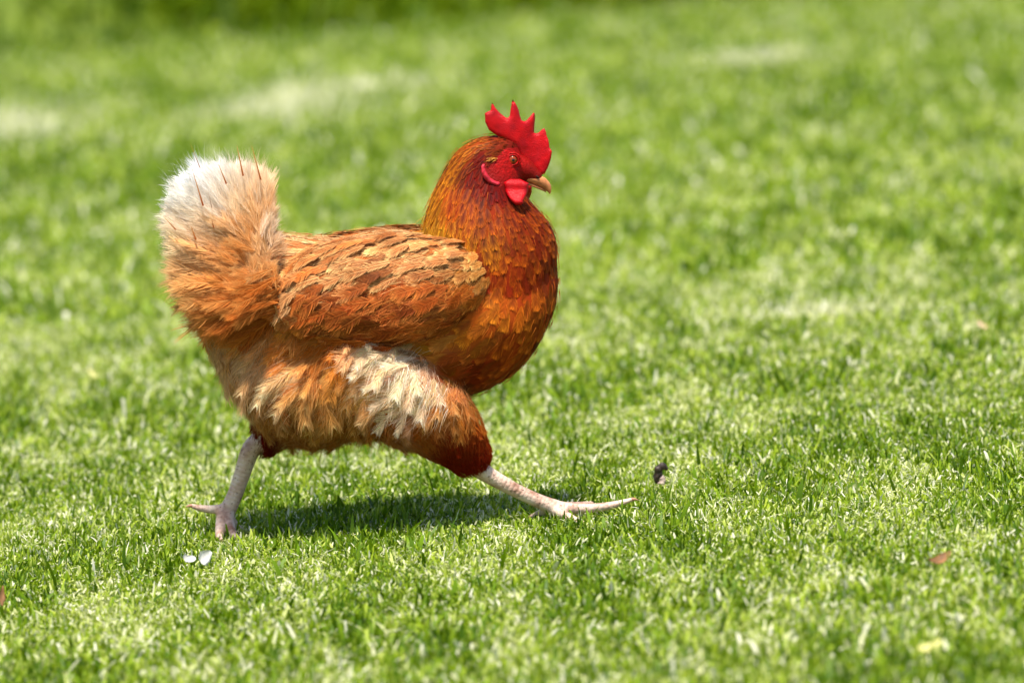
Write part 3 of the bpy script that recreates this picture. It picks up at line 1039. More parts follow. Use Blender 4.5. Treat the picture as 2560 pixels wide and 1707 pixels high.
def build_wing(sy):
    # outline stations along the wing: X, Ytop, Ybottom, y at the top edge, y at the bottom edge, bulge
    st = np.array([
        (1212, 672, 716, .046, .056, .002), (1188, 640, 752, .048, .066, .008), (1140, 615, 806, .043, .077, .018),
        (1060, 600, 846, .038, .086, .030), (960, 600, 858, .034, .087, .033), (860, 610, 850, .032, .086, .031),
        (780, 630, 834, .034, .085, .025), (725, 660, 815, .040, .083, .018), (698, 700, 797, .050, .080, .010), (684, 735, 775, .062, .074, .004)])
    s = np.linspace(0, 1, len(st))
    q = np.linspace(0, 1, 46)
    S = np.stack([np.interp(q, s, st[:, k]) for k in range(6)], 1)
    for _ in range(2):
        S[1:-1] = .5 * S[1:-1] + .25 * (S[:-2] + S[2:])
    nk = 22
    V = []
    for X, a, b_, ya, yb, bu in S:
        A, Bp = P(X, a, -ya), P(X, b_, -yb)
        up = (A - Bp)
        out = np.array([0, -abs(up[2]), -(up[1])])
        out = norm(np.array([0, -1.0, 0.55]))
        for k in range(nk):
            th = 2 * math.pi * k / nk
            c_ = math.cos(th)
            s_ = math.sin(th)
            pt = (A + Bp) / 2 + up * 0.5 * c_ + out * (bu * s_ if s_ > 0 else 0.5 * bu * s_)
            V.append(pt)
    V = np.array(V)
    n = len(S)
    ix = np.arange(n * nk).reshape(n, nk)
    F = np.stack([ix[:-1], np.roll(ix, -1, 1)[:-1], np.roll(ix, -1, 1)[1:], ix[1:]], -1).reshape(-1, 4)
    fc = V[F].mean(1)
    fn = np.cross(V[F[:, 2]] - V[F[:, 0]], V[F[:, 3]] - V[F[:, 1]])
    ar = np.linalg.norm(fn, axis=1) * .5
    fn = norm(fn)
    # orient outwards
    cc = np.repeat(V.reshape(n, nk, 3).mean(1)[:-1], nk, 0)
    flip = ((fc - cc) * fn).sum(1) < 0
    fn[flip] *= -1
    hullc, _ = control(proj(V), table=WXY, val=WVAL)
    pieces = [(V, F, hullc[:, 5:8] * 0.8)]
    ok = np.where(fn[:, 1] < 0.15)[0]
    pxx = proj(fc[ok])
    val, _ = control(pxx, table=WXY, val=WVAL)
    # sub-sample with replacement inside faces
    rep = np.repeat(np.arange(len(ok)), 8)
    jitter = rng.normal(0, 0.0028, (len(rep), 3))
    cent = fc[ok][rep] + jitter
    kp = scatter(cent, fn[ok][rep], np.repeat(ar[ok], 8), lambda ix_: np.sqrt(val[rep[ix_], 2] * val[rep[ix_], 3]) * PX * 0.30, 22000)
    vv = val[rep[kp]]
    n_ = len(kp)
    nn = fn[ok][rep[kp]]
    dd = norm(np.stack([vv[:, 0], 0 * vv[:, 0], -vv[:, 1]], 1)) + rng.normal(0, 0.13, (n_, 3))
    L = vv[:, 2] * PX * rng.uniform(.85, 1.15, n_)
    W = vv[:, 3] * PX * rng.uniform(.9, 1.2, n_)
    mot = (fbm(cent[kp][:, 0] * 75 + 3, cent[kp][:, 2] * 75 + 8, 2) - .5)[:, None] * 2
    tone = np.exp(rng.normal(0, .22, n_)[:, None] + .42 * mot)
    cC = vv[:, 5:8] * tone
    ee = (rng.random(n_) ** .6)[:, None]
    cC = cC * np.array([.72, .70, .8])
    cE = cC * 1.15 * (1 - ee) + vv[:, 8:11] * 1.4 * ee
    tree = BVHTree.FromPolygons([tuple(v) for v in V], [tuple(f) for f in F])
    dt = norm(dd - nn * (dd * nn).sum(1, keepdims=True))
    lf = .04 + .05 * rng.random(n_)
    b0 = cent[kp] - dt * L[:, None] * .35
    cv = snap_curve(tree, b0, dt, nn, L, lf, .0006 + .0018 * rng.random(n_))
    k9 = np.repeat(np.arange(n_), 3)
    o9 = rng.normal(0, 1, (len(k9), 3)) * (L[k9] * .30)[:, None]
    o9 -= nn[k9] * (o9 * nn[k9]).sum(1, keepdims=True)
    p9 = np.array([tree.find_nearest(Vector(p))[0] for p in cent[kp][k9] + o9])
    p9 = p9 + nn[k9] * (.0014 + .002 * rng.random(len(k9)))[:, None]
    L9 = L[k9] * rng.uniform(.25, .65, len(k9))
    tz = rng.random((len(k9), 1)) ** .8
    c9 = vv[k9, 5:8] * (1 - tz) + vv[k9, 8:11] * tz
    pieces.append(strands(p9, norm(dt[k9] + nn[k9] * .1 + rng.normal(0, .14, (len(k9), 3))), norm(dt[k9] - nn[k9] * (L9 * 6)[:, None] + rng.normal(0, .18, (len(k9), 3))), L9, np.full(len(k9), .00025), c9 * .9, np.minimum(c9 * 1.15, .95)))
    pieces.append(feathers(b0, dd, nn, L, W, lf, cv, np.maximum(vv[:, 4] * .7, rng.uniform(.18, .42, n_)), cC, cE, 32, .55, .3))
    # flight feathers along the lower edge
    k = 13
    tt = np.linspace(0, 1, k)
    X = 1090 - 330 * tt
    Yb = np.interp(X, st[::-1, 0], st[::-1, 2]) - 34
    yb = np.interp(X, st[::-1, 0], st[::-1, 4])
    b0 = np.array([P(X[j], Yb[j], -yb[j] + .006 - .0004 * j) for j in range(k)])
    dd = norm(np.stack([-np.ones(k), np.full(k, .02), np.full(k, -.06) + .18 * tt], 1))
    nn = np.tile(norm(np.array([[0, -1, -.15]])), (k, 1))
    L = np.linspace(190, 130, k) * PX
    W = np.full(k, 52) * PX
    cC = np.tile(lin((150, 60, 14)), (k, 1))
    cE = np.tile(lin((188, 104, 40)), (k, 1))
    pieces.append(feathers(b0, dd, nn, L, W, np.full(k, .02), np.full(k, 2.0), np.full(k, .05), cC, cE, 34, .6, .2))
    Vm, Fm, Cm = merge(pieces)
    if sy > 0:
        Vm = Vm * np.array([1, -1, 1])
        # the far wing sits a little higher on the turned back
        Vm[:, 2] += 0.001
    return under(mesh_np('wing', Vm, Fm, np.clip(Cm, 0, .95), (M_FEATHER,)))


build_wing(-1)
build_wing(1)

# ------------------------------------------------------------------ tail
TCT = [
 (470, 420, (238, 230, 222), (246, 242, 238)), (530, 400, (234, 218, 200), (244, 236, 226)), (600, 405, (228, 196, 158), (242, 222, 196)),
 (650, 420, (226, 178, 124), (244, 214, 176)), (672, 480, (206, 138, 70), (232, 184, 128)), (690, 540, (226, 184, 140), (244, 220, 190)),
 (630, 500, (208, 142, 76), (234, 190, 134)), (560, 470, (220, 178, 128), (238, 212, 176)), (500, 480, (230, 204, 174), (244, 230, 212)),
 (415, 480, (236, 222, 206), (246, 238, 228)), (400, 520, (230, 206, 178), (242, 226, 206)), (440, 540, (230, 198, 158), (244, 222, 192)),
 (520, 550, (216, 166, 108), (236, 196, 146)), (600, 570, (200, 124, 54), (228, 172, 108)), (640, 610, (212, 152, 90), (236, 190, 138)),
 (420, 600, (226, 186, 136), (240, 212, 170)), (470, 620, (212, 156, 96), (234, 190, 138)), (560, 630, (198, 116, 46), (224, 164, 96)),
 (430, 680, (210, 150, 88), (232, 186, 130)), (500, 690, (202, 130, 62), (228, 172, 106)), (450, 740, (200, 124, 56), (228, 172, 106)),
 (520, 750, (190, 102, 34), (222, 152, 78)), (480, 790, (188, 104, 40), (216, 146, 78)), (560, 820, (168, 80, 22), (204, 122, 52)), (600, 740, (186, 96, 28), (222, 154, 80)), (560, 690, (200, 120, 50), (230, 174, 106)), (640, 700, (196, 112, 42), (232, 180, 112)), (630, 780, (170, 80, 20), (206, 124, 54)),
]
TXY = np.array([[c[0], c[1]] for c in TCT], float)
TVAL = np.array([[*lin(c[2]), *lin(c[3])] for c in TCT], float)
TAILPOLY = [(672, 417), (661, 396), (639, 388), (603, 385), (563, 381), (530, 386), (501, 386), (465, 398), (443, 415), (417, 442), (403, 464), (394, 494), (394, 523),
            (406, 563), (421, 603), (424, 639), (421, 679), (425, 708), (443, 748), (466, 784), (494, 812), (520, 838), (580, 838), (614, 785), (634, 720), (704, 640), (708, 575), (694, 540), (688, 510), (678, 457)]
pieces = []
n = 1150
pts = []
while len(pts) < n:
    c = np.stack([rng.uniform(390, 715, 4000), rng.uniform(380, 840, 4000)], 1)
    c = c[in_poly(c, TAILPOLY)]
    pts.extend(c.tolist())
tipx = np.array(pts[:n])
rimp = np.array(TAILPOLY[12:24], float)
kk_ = rng.integers(0, len(rimp) - 1, 150)
uu_ = rng.random((150, 1))
tipx[:150] = rimp[kk_] * (1 - uu_) + rimp[kk_ + 1] * uu_ + rng.normal(0, 5, (150, 2)) + np.array([3, 0])
rootx = np.array([650.0, 650.0]) + rng.normal(0, 14, (n, 2))
rootx[:, 1] += np.clip((tipx[:, 1] - 600) * 0.45, -30, 90)
rootx[:, 0] += np.clip((tipx[:, 1] - 640) * 0.5, 0, 90)
dv = tipx - rootx
dist = np.linalg.norm(dv, axis=1)
Lp = np.clip(dist * rng.uniform(.55, .9, n), 50, 230)
side = np.where(rng.random(n) < 0.62, -1.0, 1.0)
# distance outwards: the fan is a tent, wide at the root and thin at its rim
rim = np.clip(dist / 300.0, 0, 1)
yw = side * (0.058 * (1 - rim) ** 0.8 + 0.010 + rng.uniform(0, 0.010, n) + .035 * smooth01(600, 800, tipx[:, 1]))
tip3 = np.array([P(tipx[k, 0], tipx[k, 1], yw[k] * 0.8) for k in range(n)])
u2 = dv / dist[:, None]
bx_ = tipx - u2 * Lp[:, None]
bas3 = np.array([P(bx_[k, 0], bx_[k, 1], yw[k]) for k in range(n)])
T3 = norm(tip3 - bas3) + rng.normal(0, .08, (n, 3))
N3 = norm(np.stack([0.25 * u2[:, 0], side, 0.0 * side + .3], 1) + rng.normal(0, 1, (n, 3)) * (.06 + .24 * smooth01(540, 640, tipx[:, 1]))[:, None])
vv, _ = control(tipx, table=TXY, val=TVAL)
L3 = np.linalg.norm(tip3 - bas3, axis=1)
tone = np.exp(rng.normal(0, .12, n))[:, None]
fl = rng.uniform(.45, .95, n)
pieces.append(feathers(bas3, T3, N3, L3 * np.where((tipx[:, 0] < 470) | (tipx[:, 1] > 600), 1.12, 1.0), np.clip(L3 * rng.uniform(.20, .32, n), .010, .017 + .011 * smooth01(540, 640, tipx[:, 1])), rng.uniform(.0, .2, n), rng.uniform(2, 9, n), fl, vv[:, :3] * tone * .94, vv[:, 3:] * 1.0, 40, .75, .3, .25, None, 1.2, 1.5, .16))
# downy filaments all over the fan
m_ = 24000
k = rng.integers(0, n, m_)
p0 = tip3[k] - T3[k] * (.006 + L3[k] * rng.uniform(.05, .6, m_))[:, None] + N3[k] * rng.uniform(0, .008, m_)[:, None]
D1 = norm(norm(T3[k]) + rng.normal(0, .25, (m_, 3)))
D2 = norm(norm(T3[k]) + rng.normal(0, .5, (m_, 3)))
pieces.append(strands(p0, D1, D2, rng.uniform(.010, .026, m_), np.full(m_, .00013), vv[k, 3:] * .9, np.minimum(vv[k, 3:] * 1.05, .95)))
# dark quills standing out
QU = [((476, 362), (500, 420)), ((592, 366), (608, 440)), ((629, 366), (652, 450)), ((545, 410), (566, 460)), ((480, 424), (508, 515)), ((518, 470), (530, 520)), ((410, 545), (440, 575)), ((475, 560), (490, 600)), ((520, 520), (535, 570))]
qa = np.array([P(a[0], a[1] - 2, -.030) for a, b_ in QU])
qb = np.array([P(b_[0], b_[1], -.056) for a, b_ in QU])
dq = qa - qb
pieces.append(strands(qb, norm(dq), norm(dq), np.linalg.norm(dq, axis=1), np.full(len(QU), .0009), np.tile(lin((118, 56, 18)), (len(QU), 1)), np.tile(lin((170, 120, 62)), (len(QU), 1))))
V, F, C = merge(pieces)
under(mesh_np('tail', V, F, np.clip(C, 0, .95), (M_DOWN,)))


# ------------------------------------------------------------------ comb, wattles, lobes
def puffy(name, outline, thick, reach, yfun, material, step=4.0, parent=None, seed=0):
    """a solid whose outline is given in photo pixels, domed on both faces; reach = px from rim to full thickness"""
    rr = np.random.default_rng(seed)
    ol = np.array(outline, float)
    # densify
    dens = []
    for k in range(len(ol)):
        a, b_ = ol[k], ol[(k + 1) % len(ol)]
        m_ = max(1, int(np.linalg.norm(b_ - a) / step))
        for j in range(m_):
            dens.append(a + (b_ - a) * j / m_)
    dens = np.array(dens)
    lo, hi = dens.min(0), dens.max(0)
    gx_, gy_ = np.meshgrid(np.arange(lo[0], hi[0], step), np.arange(lo[1], hi[1], step))
    g = np.stack([gx_.ravel(), gy_.ravel()], 1) + rr.uniform(-.25, .25, (gx_.size, 2)) * step
    g = g[in_poly(g, dens.tolist())]
    dmin = np.sqrt(((g[:, None] - dens[None]) ** 2).sum(2)).min(1)
    g = g[dmin > step * 0.6]
    allp = np.concatenate([dens, g])
    nb_ = len(dens)
    ov, oe, of, _, _, _ = delaunay_2d_cdt([Vector(p) for p in allp], [], [list(range(nb_))], 1, 1e-6)
    ov = np.array([tuple(v) for v in ov])
    d_ = np.sqrt(((ov[:, None] - dens[None]) ** 2).sum(2)).min(1)
    h = thick * np.sqrt(np.clip(1 - (1 - np.clip(d_ / reach, 0, 1)) ** 2, 0, 1))
    h = h * (1 + 0.15 * (fbm(ov[:, 0] / 14 + seed, ov[:, 1] / 14) - .5) * 2)
    rimv = d_ < 1e-3
    yc = np.array([yfun(a, b_) for a, b_ in ov])
    front = np.array([P(ov[k, 0], ov[k, 1], yc[k] - h[k]) for k in range(len(ov))])
    back = np.array([P(ov[k, 0], ov[k, 1], yc[k]) + np.array([0, h[k], 0]) for k in range(len(ov))])
    V = front.tolist()
    mp_ = {}
    for k in range(len(ov)):
        if rimv[k]:
            mp_[k] = k
        else:
            mp_[k] = len(V)
            V.append(back[k].tolist())
    F = [tuple(f) for f in of] + [tuple(mp_[i] for i in reversed(f)) for f in of]
    me = bpy.data.meshes.new(name)
    me.from_pydata(V, [], F)
    bm = bmesh.new()
    bm.from_mesh(me)
    bmesh.ops.recalc_face_normals(bm, faces=bm.faces[:])
    for f in bm.faces:
        f.smooth = True
    bm.to_mesh(me)
    bm.free()
    me.materials.append(material)
    o = bpy.data.objects.new(name, me)
    col.objects.link(o)
    return under(o)


COMB = [(1212, 284), (1219, 280), (1227, 276), (1228, 265), (1230, 257), (1234, 262), (1239, 271), (1251, 284), (1265, 295), (1270, 295), (1274, 290), (1277, 270), (1281, 249), (1286, 255), (1292, 264),
        (1297, 276), (1300, 290), (1304, 301), (1310, 304), (1317, 301), (1325, 292), (1333, 282), (1337, 284), (1338, 297), (1336, 316), (1335, 332), (1340, 334), (1347, 332), (1355, 324), (1361, 321), (1365, 330), (1367, 340),
        (1371, 350), (1373, 360), (1374, 370), (1380, 379), (1378, 394), (1374, 408), (1369, 421), (1362, 434), (1352, 440), (1330, 424), (1310, 402), (1300, 384), (1288, 366), (1268, 350), (1240, 338), (1222, 325), (1213, 306)]
puffy('comb', COMB, 0.0027, 26, lambda X, Y: -0.002 - 0.010 * float(smooth01(1290, 1215, X)) + 0.004 * math.sin(X / 19), M_COMB, 3.5, seed=2)
WAT = [(1260, 456), (1263, 480), (1269, 491), (1276, 501), (1288, 512), (1301, 514), (1308, 509), (1311, 498), (1317, 487), (1321, 476), (1322, 458), (1300, 448), (1275, 448)]
puffy('wattle', WAT, 0.0036, 16, lambda X, Y: -0.026 - 0.008 * float(smooth01(470, 510, Y)), M_COMB, 3.5, seed=4)
puffy('wattle', [(a + 8, b_ + 6) for a, b_ in WAT], 0.0036, 16, lambda X, Y: 0.024 + 0.008 * float(smooth01(470, 510, Y)), M_COMB, 3.5, seed=5)
LOBE = [(1203, 416), (1207, 410), (1212, 411), (1213, 422), (1218, 434), (1226, 445), (1236, 452), (1247, 455), (1252, 460), (1247, 465), (1236, 464), (1222, 458), (1211, 448), (1204, 433)]
puffy('ear_lobe', LOBE, 0.0028, 11, lambda X, Y: -0.0300 + 0.0006 * (X - 1203) / 6, M_LOBE, 3.0, seed=6)
puffy('ear_lobe', LOBE, 0.0028, 11, lambda X, Y: 0.0300 - 0.0006 * (X - 1203) / 6, M_LOBE, 3.0, seed=7)


# ------------------------------------------------------------------ beak
def ringmesh(name, rings, material, n=20, parent=None):
    V, F = tube_rings(rings, n)
    me = bpy.data.meshes.new(name)
    me.from_pydata([tuple(v) for v in V], [], F)
    bm = bmesh.new()
    bm.from_mesh(me)
    bmesh.ops.recalc_face_normals(bm, faces=bm.faces[:])
    for f in bm.faces:
        f.smooth = True
    bm.to_mesh(me)
    bm.free()
    me.materials.append(material)
    o = bpy.data.objects.new(name, me)
    col.objects.link(o)
    return under(o)


def beak_rings(rows):
    out = []
    for X0, Y0, X1, Y1, h in rows:        # upper edge point, lower edge point, half width px
        a, b_ = P(X0, Y0), P(X1, Y1)
        out.append(((a + b_) / 2, (a - b_) / 2, np.array([0, h * PX, 0])))
    return out


up = beak_rings([(1322, 436, 1304, 448, 15), (1338, 438, 1318, 455, 15), (1352, 440, 1332, 460, 13), (1363, 445, 1344, 465, 11), (1371, 453, 1355, 470, 8.5), (1377, 462, 1364, 476, 6), (1379, 472, 1371, 481, 4), (1377, 483, 1374, 486, 1.2)])
lo = beak_rings([(1310, 452, 1312, 460, 13), (1324, 457, 1323, 464, 11), (1338, 462, 1336, 469, 9), (1350, 467, 1348, 474, 7), (1360, 473, 1358, 478, 4.5), (1366, 478, 1364, 481, 1.5)])
BEAK = ringmesh('beak', up, M_BEAK)
LOWB = ringmesh('lower_beak', lo, M_BEAK)


def blob(name, c, r3, material, parent=None, rot=None, seg=20, rings=12):
    me = bpy.data.meshes.new(name)
    bm = bmesh.new()
    bmesh.ops.create_uvsphere(bm, u_segments=seg, v_segments=rings, radius=1.0)
    for v in bm.verts:
        q = Vector((v.co.x * r3[0], v.co.y * r3[1], v.co.z * r3[2]))
        if rot:
            q = rot @ q
        v.co = q + Vector(c)
    for f in bm.faces:
        f.smooth = True
    bm.to_mesh(me)
    bm.free()
    me.materials.append(material)
    o = bpy.data.objects.new(name, me)
    col.objects.link(o)
    if parent is None:
        return under(o)
    o.parent = parent
    return o


for sy in (-1, 1):
    c = P(1343, 442, -0.0052)
    c[1] = sy * abs(c[1])
    blob('nostril', c, (0.0026, 0.0009, 0.0011), M_NOSTRIL, BEAK, Matrix.Rotation(R(35), 3, 'Y'))

# eyes: lid ring, ball, pupil

def surf_y(X, Y):
    p = P(X, Y, -0.2)
    d_ = norm(P(X, Y, 0.2) - p)
    h = bvh.ray_cast(Vector(p), Vector(d_))
    return h[0].y if h[0] else -0.02


ye = surf_y(1282, 400)
for sy in (-1, 1):
    c = P(1282, 400, ye + 0.0012)
    c[1] = sy * abs(c[1])
    EYE = blob('eye', c, (0.0048, 0.0036, 0.0048), M_IRIS)
    cp = np.array(c)
    cp[1] = sy * (abs(c[1]) + 0.0024)
    blob('pupil', cp + np.array([0.0003, 0, 0]), (0.0022, 0.0013, 0.0022), M_PUPIL, EYE)
    # wrinkled lids: two torus rings
    V, F = [], []
    for rad_, tub, off in ((0.0052, 0.0009, 0.0006), (0.0071, 0.0010, -0.0004)):
        o0 = len(V)
        for k in range(32):
            th = 2 * math.pi * k / 32
            for j in range(10):
                ph = 2 * math.pi * j / 10
                rr = rad_ + tub * math.cos(ph)
                V.append((c[0] + rr * math.cos(th) * 1.05, c[1] + sy * (off + 0.0012 + tub * math.sin(ph)), c[2] + rr * math.sin(th) * 0.95))
        for k in range(32):
            for j in range(10):
                F.append((o0 + k * 10 + j, o0 + ((k + 1) % 32) * 10 + j, o0 + ((k + 1) % 32) * 10 + (j + 1) % 10, o0 + k * 10 + (j + 1) % 10))
    ld = mesh_np('eyelid', np.array(V), np.array(F), None, (M_FACE,))
    ld.parent = EYE

# claws at the toe tips
for C, r in LEGS:
    if r[0] > 0.0078:
        continue
    tip, dr = C[-1], norm(C[-1] - C[-4])
    rings = []
    for k in range(6):
        s = k / 5
        c = tip + dr * 0.007 * s + np.array([0, 0, -0.003 * s * s])
        rad_ = max(0.0021 * (1 - s) ** 0.7, 0.0002)
        a = norm(np.cross(dr, (0, 0, 1)))
        rings.append((c, a * rad_, np.cross(dr, a) * rad_))
    ringmesh('claw', rings, M_CLAW, 10)

# ------------------------------------------------------------------ grass
def blades(x, y, length, width, lean, bend, phi, c0, c1, z=None, st=(0, .4, .75, 1.0), wf=(0.8, 1.0, .8, .35)):
    n = len(x)
    z = gz(x, y) if z is None else z
    s = np.array(st)[None]
    th = lean[:, None] + bend[:, None] * s
    ds = np.diff(np.concatenate([[0], np.array(st)]))[None]
    hor = np.cumsum(np.sin(th) * ds, 1) * length[:, None]
    ver = np.cumsum(np.cos(th) * ds, 1) * length[:, None]
    cx, sx = np.cos(phi), np.sin(phi)
    tw = phi + math.pi / 2 + rng.normal(0, .5, n)
    wx, wy = np.cos(tw), np.sin(tw)
    px_ = x[:, None] + cx[:, None] * hor
    py_ = y[:, None] + sx[:, None] * hor
    pz_ = z[:, None] - 0.001 + ver
    W_ = 0.5 * width[:, None] * np.array(wf)[None]
    k = len(st)
    V = np.empty((n, k, 2, 3))
    for q, sg in ((0, -1), (1, 1)):
        V[:, :, q, 0] = px_ + sg * W_ * wx[:, None]
        V[:, :, q, 1] = py_ + sg * W_ * wy[:, None]
        V[:, :, q, 2] = pz_
    V[:, :, 1, 2] += rng.normal(0, .25, n)[:, None] * W_
    ix = np.arange(n * k * 2).reshape(n, k, 2)
    F = np.stack([ix[:, :-1, 0], ix[:, :-1, 1], ix[:, 1:, 1], ix[:, 1:, 0]], -1).reshape(-1, 4)
    g = (np.array(st) ** 2)[None, :, None]
    C = c0[:, None] * (1 - g) + c1[:, None] * g
    return V.reshape(-1, 3), F, np.repeat(C[:, :, None], 2, 2).reshape(-1, 3)


PAL = np.array([[0.054, 0.120, 0.001], [0.138, 0.235, 0.002], [0.265, 0.360, 0.006], [0.42, 0.49, 0.05], [0.58, 0.59, 0.25], [0.78, 0.74, 0.56]])


def ground_at(X, Y, lift=0.0):
    """the spot of the lawn seen at a photo pixel"""
    a = (X - 1280.0) / 2560.0 / DIST
    b_ = -(Y - 853.5) / 2560.0 / DIST
    d_ = np.array([a, CP + b_ * SP, -SP + b_ * CP])
    t_ = 3.0
    for _ in range(60):
        p = CAM + d_ * t_
        t_ += (p[2] - float(gz(p[0], p[1])) - lift) / abs(d_[2]) * .8
    return CAM + d_ * t_


DRY = []
for X_, Y_, rx_, ry_ in ((740, 258, .11, .45), (690, 272, .13, .3), (20, 312, .12, .40), (900, 222, .14, .15), (1900, 150, .12, .2), (2050, 790, .08, .06)):
    q_ = ground_at(X_, Y_)
    DRY.append((q_[0], q_[1], rx_, ry_))


def dryness(x, y):
    a = np.zeros(len(x))
    for cx_, cy_, rx_, ry_ in DRY:
        a = np.maximum(a, np.exp(-((x - cx_) / rx_) ** 2 - ((y - cy_) / ry_) ** 2))
    return a


def patch(x, y):
    """0 dark lush .. 1 pale, cut: streaks that run across the lawn"""
    a = fbm(x * .9 + 3, (y - .35 * x) * 1.5 + 11, 3)
    b_ = fbm(x * 15 + 7, y * 3.6 + 5, 3)
    return np.clip(0.52 + 2.2 * (0.30 * (a - .5) + 0.62 * (b_ - .5) + .35 * (fbm(x * 38 + 2, y * 16 + 9, 2) - .5)), 0, 1)


def turf(n, xr, yr, lmean, wmean, keepfn=None):
    x = rng.uniform(*xr, n)
    y = rng.uniform(*yr, n)
    if keepfn is not None:
        k = keepfn(x, y)
        x, y = x[k], y[k]
        n = len(x)
    pt = patch(x, y)
    r = rng.random(n)
    lv = np.clip(1.30 + 2.0 * (pt - .5) + rng.normal(0, .85, n), 0, 4.0)
    dry = rng.random(n) < 0.04 + 0.10 * pt + .95 * dryness(x, y)
    lv = np.where(dry, rng.uniform(3.6, 5, n), lv)
    i0 = np.clip(lv.astype(int), 0, 4)
    fr = (lv - i0)[:, None]
    c0 = PAL[i0] * (1 - fr) + PAL[i0 + 1] * fr
    lt = np.clip(lv + rng.uniform(0, 2.2, n) * (rng.random(n) < .55), 0, 4.999)
    i1 = lt.astype(int)
    f1 = (lt - i1)[:, None]
    c1 = PAL[i1] * (1 - f1) + PAL[i1 + 1] * f1
    lg = lmean * np.exp(rng.normal(0, .33, n)) * (1.15 - .3 * pt)
    wd = wmean * np.exp(rng.normal(0, .28, n))
    return blades(x, y, lg, wd, np.abs(rng.normal(.4, .45, n)), rng.normal(.8, .7, n), rng.uniform(0, 2 * math.pi, n), c0, c1)


def longer(n, xr, yr):
    """scattered coarse blades the mower missed"""
    x, y = rng.uniform(*xr, n), rng.uniform(*yr, n)
    k = rng.random(n) < smooth01(.35, .75, fbm(x * 9 + 30, y * 7 + 8, 2))
    x, y = x[k], y[k]
    n = len(x)
    f = rng.random((n, 1))
    c = PAL[0] * f * .8 + PAL[1] * (1 - f)
    return blades(x, y, .020 * np.exp(rng.normal(0, .3, n)), .0036 * np.exp(rng.normal(0, .25, n)), np.abs(rng.normal(.35, .35, n)), rng.normal(.5, .5, n), rng.uniform(0, 6.28, n), c, c * 1.25, None, (0, .35, .7, 1.0), (.7, 1.0, .75, .1))


def clippings(n, xr, yr, ln, wd, keepfn=None):
    """pale cut pieces lying on top of the turf"""
    x, y = rng.uniform(*xr, n), rng.uniform(*yr, n)
    k = rng.random(n) < .15 + .85 * patch(x, y) ** 1.5
    if keepfn is not None:
        k &= keepfn(x, y)
    x, y = x[k], y[k]
    n = len(x)
    lv = rng.uniform(3.2, 4.99, n)
    i0 = lv.astype(int)
    c = PAL[i0] * (1 - (lv - i0)[:, None]) + PAL[i0 + 1] * (lv - i0)[:, None]
    return blades(x, y, ln * np.exp(rng.normal(0, .35, n)), wd * np.exp(rng.normal(0, .3, n)), rng.normal(1.15, .35, n), rng.normal(.4, .5, n), rng.uniform(0, 6.28, n), c, c * 1.05, gz(x, y) + rng.uniform(.003, .010, n))


pieces = [turf(380000, (-.80, .85), (-.62, .75), .0080, .0021),
          turf(110000, (-.75, .80), (-1.5, -.62), .0110, .0028),
          turf(170000, (-.95, 1.0), (.75, 2.2), .0115, .0030),
          turf(130000, (-2.4, 2.4), (-1.5, 2.4), .0125, .0040, lambda x, y: np.abs(x) > .78),
          longer(7000, (-.80, .85), (-.7, .9)),
          clippings(60000, (-.80, .85), (-.62, .75), .0052, .0014),
          clippings(22000, (-.75, .80), (-1.5, -.62), .008, .0016),
          clippings(40000, (-.95, 1.0), (.75, 2.2), .008, .0018)]
V, F, C = merge(pieces)
tag(mesh_np('lawn_grass', V, F, C, (M_BLADE,)), 'short mown green grass around the hen', 'grass', kind='stuff')
pieces = [turf(90000, (-4.5, 5), (2.2, 11.4), .022, .009, lambda x, y: (np.abs(x) > .85 + .105 * (y + 1)) & (y < bank_y(x) + .1)),
          turf(420000, (-2.6, 2.8), (2.2, 11.4), .017, .0048, lambda x, y: (np.abs(x) < .95 + .105 * (y + 1)) & (y < bank_y(x) + .1))]
V, F, C = merge(pieces)
tag(mesh_np('distant_grass', V, F, C, (M_BLADE,)), 'out of focus mown grass stretching away behind the hen', 'grass', kind='stuff')

# rough growth on the bank
n = 130000
x = rng.uniform(-3.4, 3.6, n)
y = bank_y(x) + np.abs(rng.normal(0, 1.2, n)) + rng.uniform(-.1, .1, n)
cl = fbm(x * 1.9 + 60, y * 1.3 + 20, 3)
kp = rng.random(n) < smooth01(.28, .55, cl) * .9 + .1
x, y, cl = x[kp], y[kp], cl[kp]
n = len(x)
lv = np.clip(1.2 + 2.4 * (cl - .5) + rng.normal(0, .7, n), 0, 3.6)
br = fbm(x * 2.3 + 90, y * 2.3 + 70, 2) > .66
i0 = np.clip(lv.astype(int), 0, 4)
c0 = PAL[i0] * (1 - (lv - i0)[:, None]) + PAL[i0 + 1] * (lv - i0)[:, None]
c0 = c0 * np.array([.80, .78, .4])
c0[br & (rng.random(n) < .6)] = (0.19, 0.12, 0.03)
V, F, C = blades(x, y, .07 * np.exp(rng.normal(0, .4, n)) * (.25 + 1.4 * cl), .012 * np.exp(rng.normal(0, .3, n)), np.abs(rng.normal(.3, .35, n)), rng.normal(.6, .5, n), rng.uniform(0, 6.28, n), c0, c0 * 1.15)
tag(mesh_np('rough_grass', V, F, C, (M_BLADE,)), 'rough unmown grass and weeds on the bank behind the lawn', 'grass', kind='stuff')


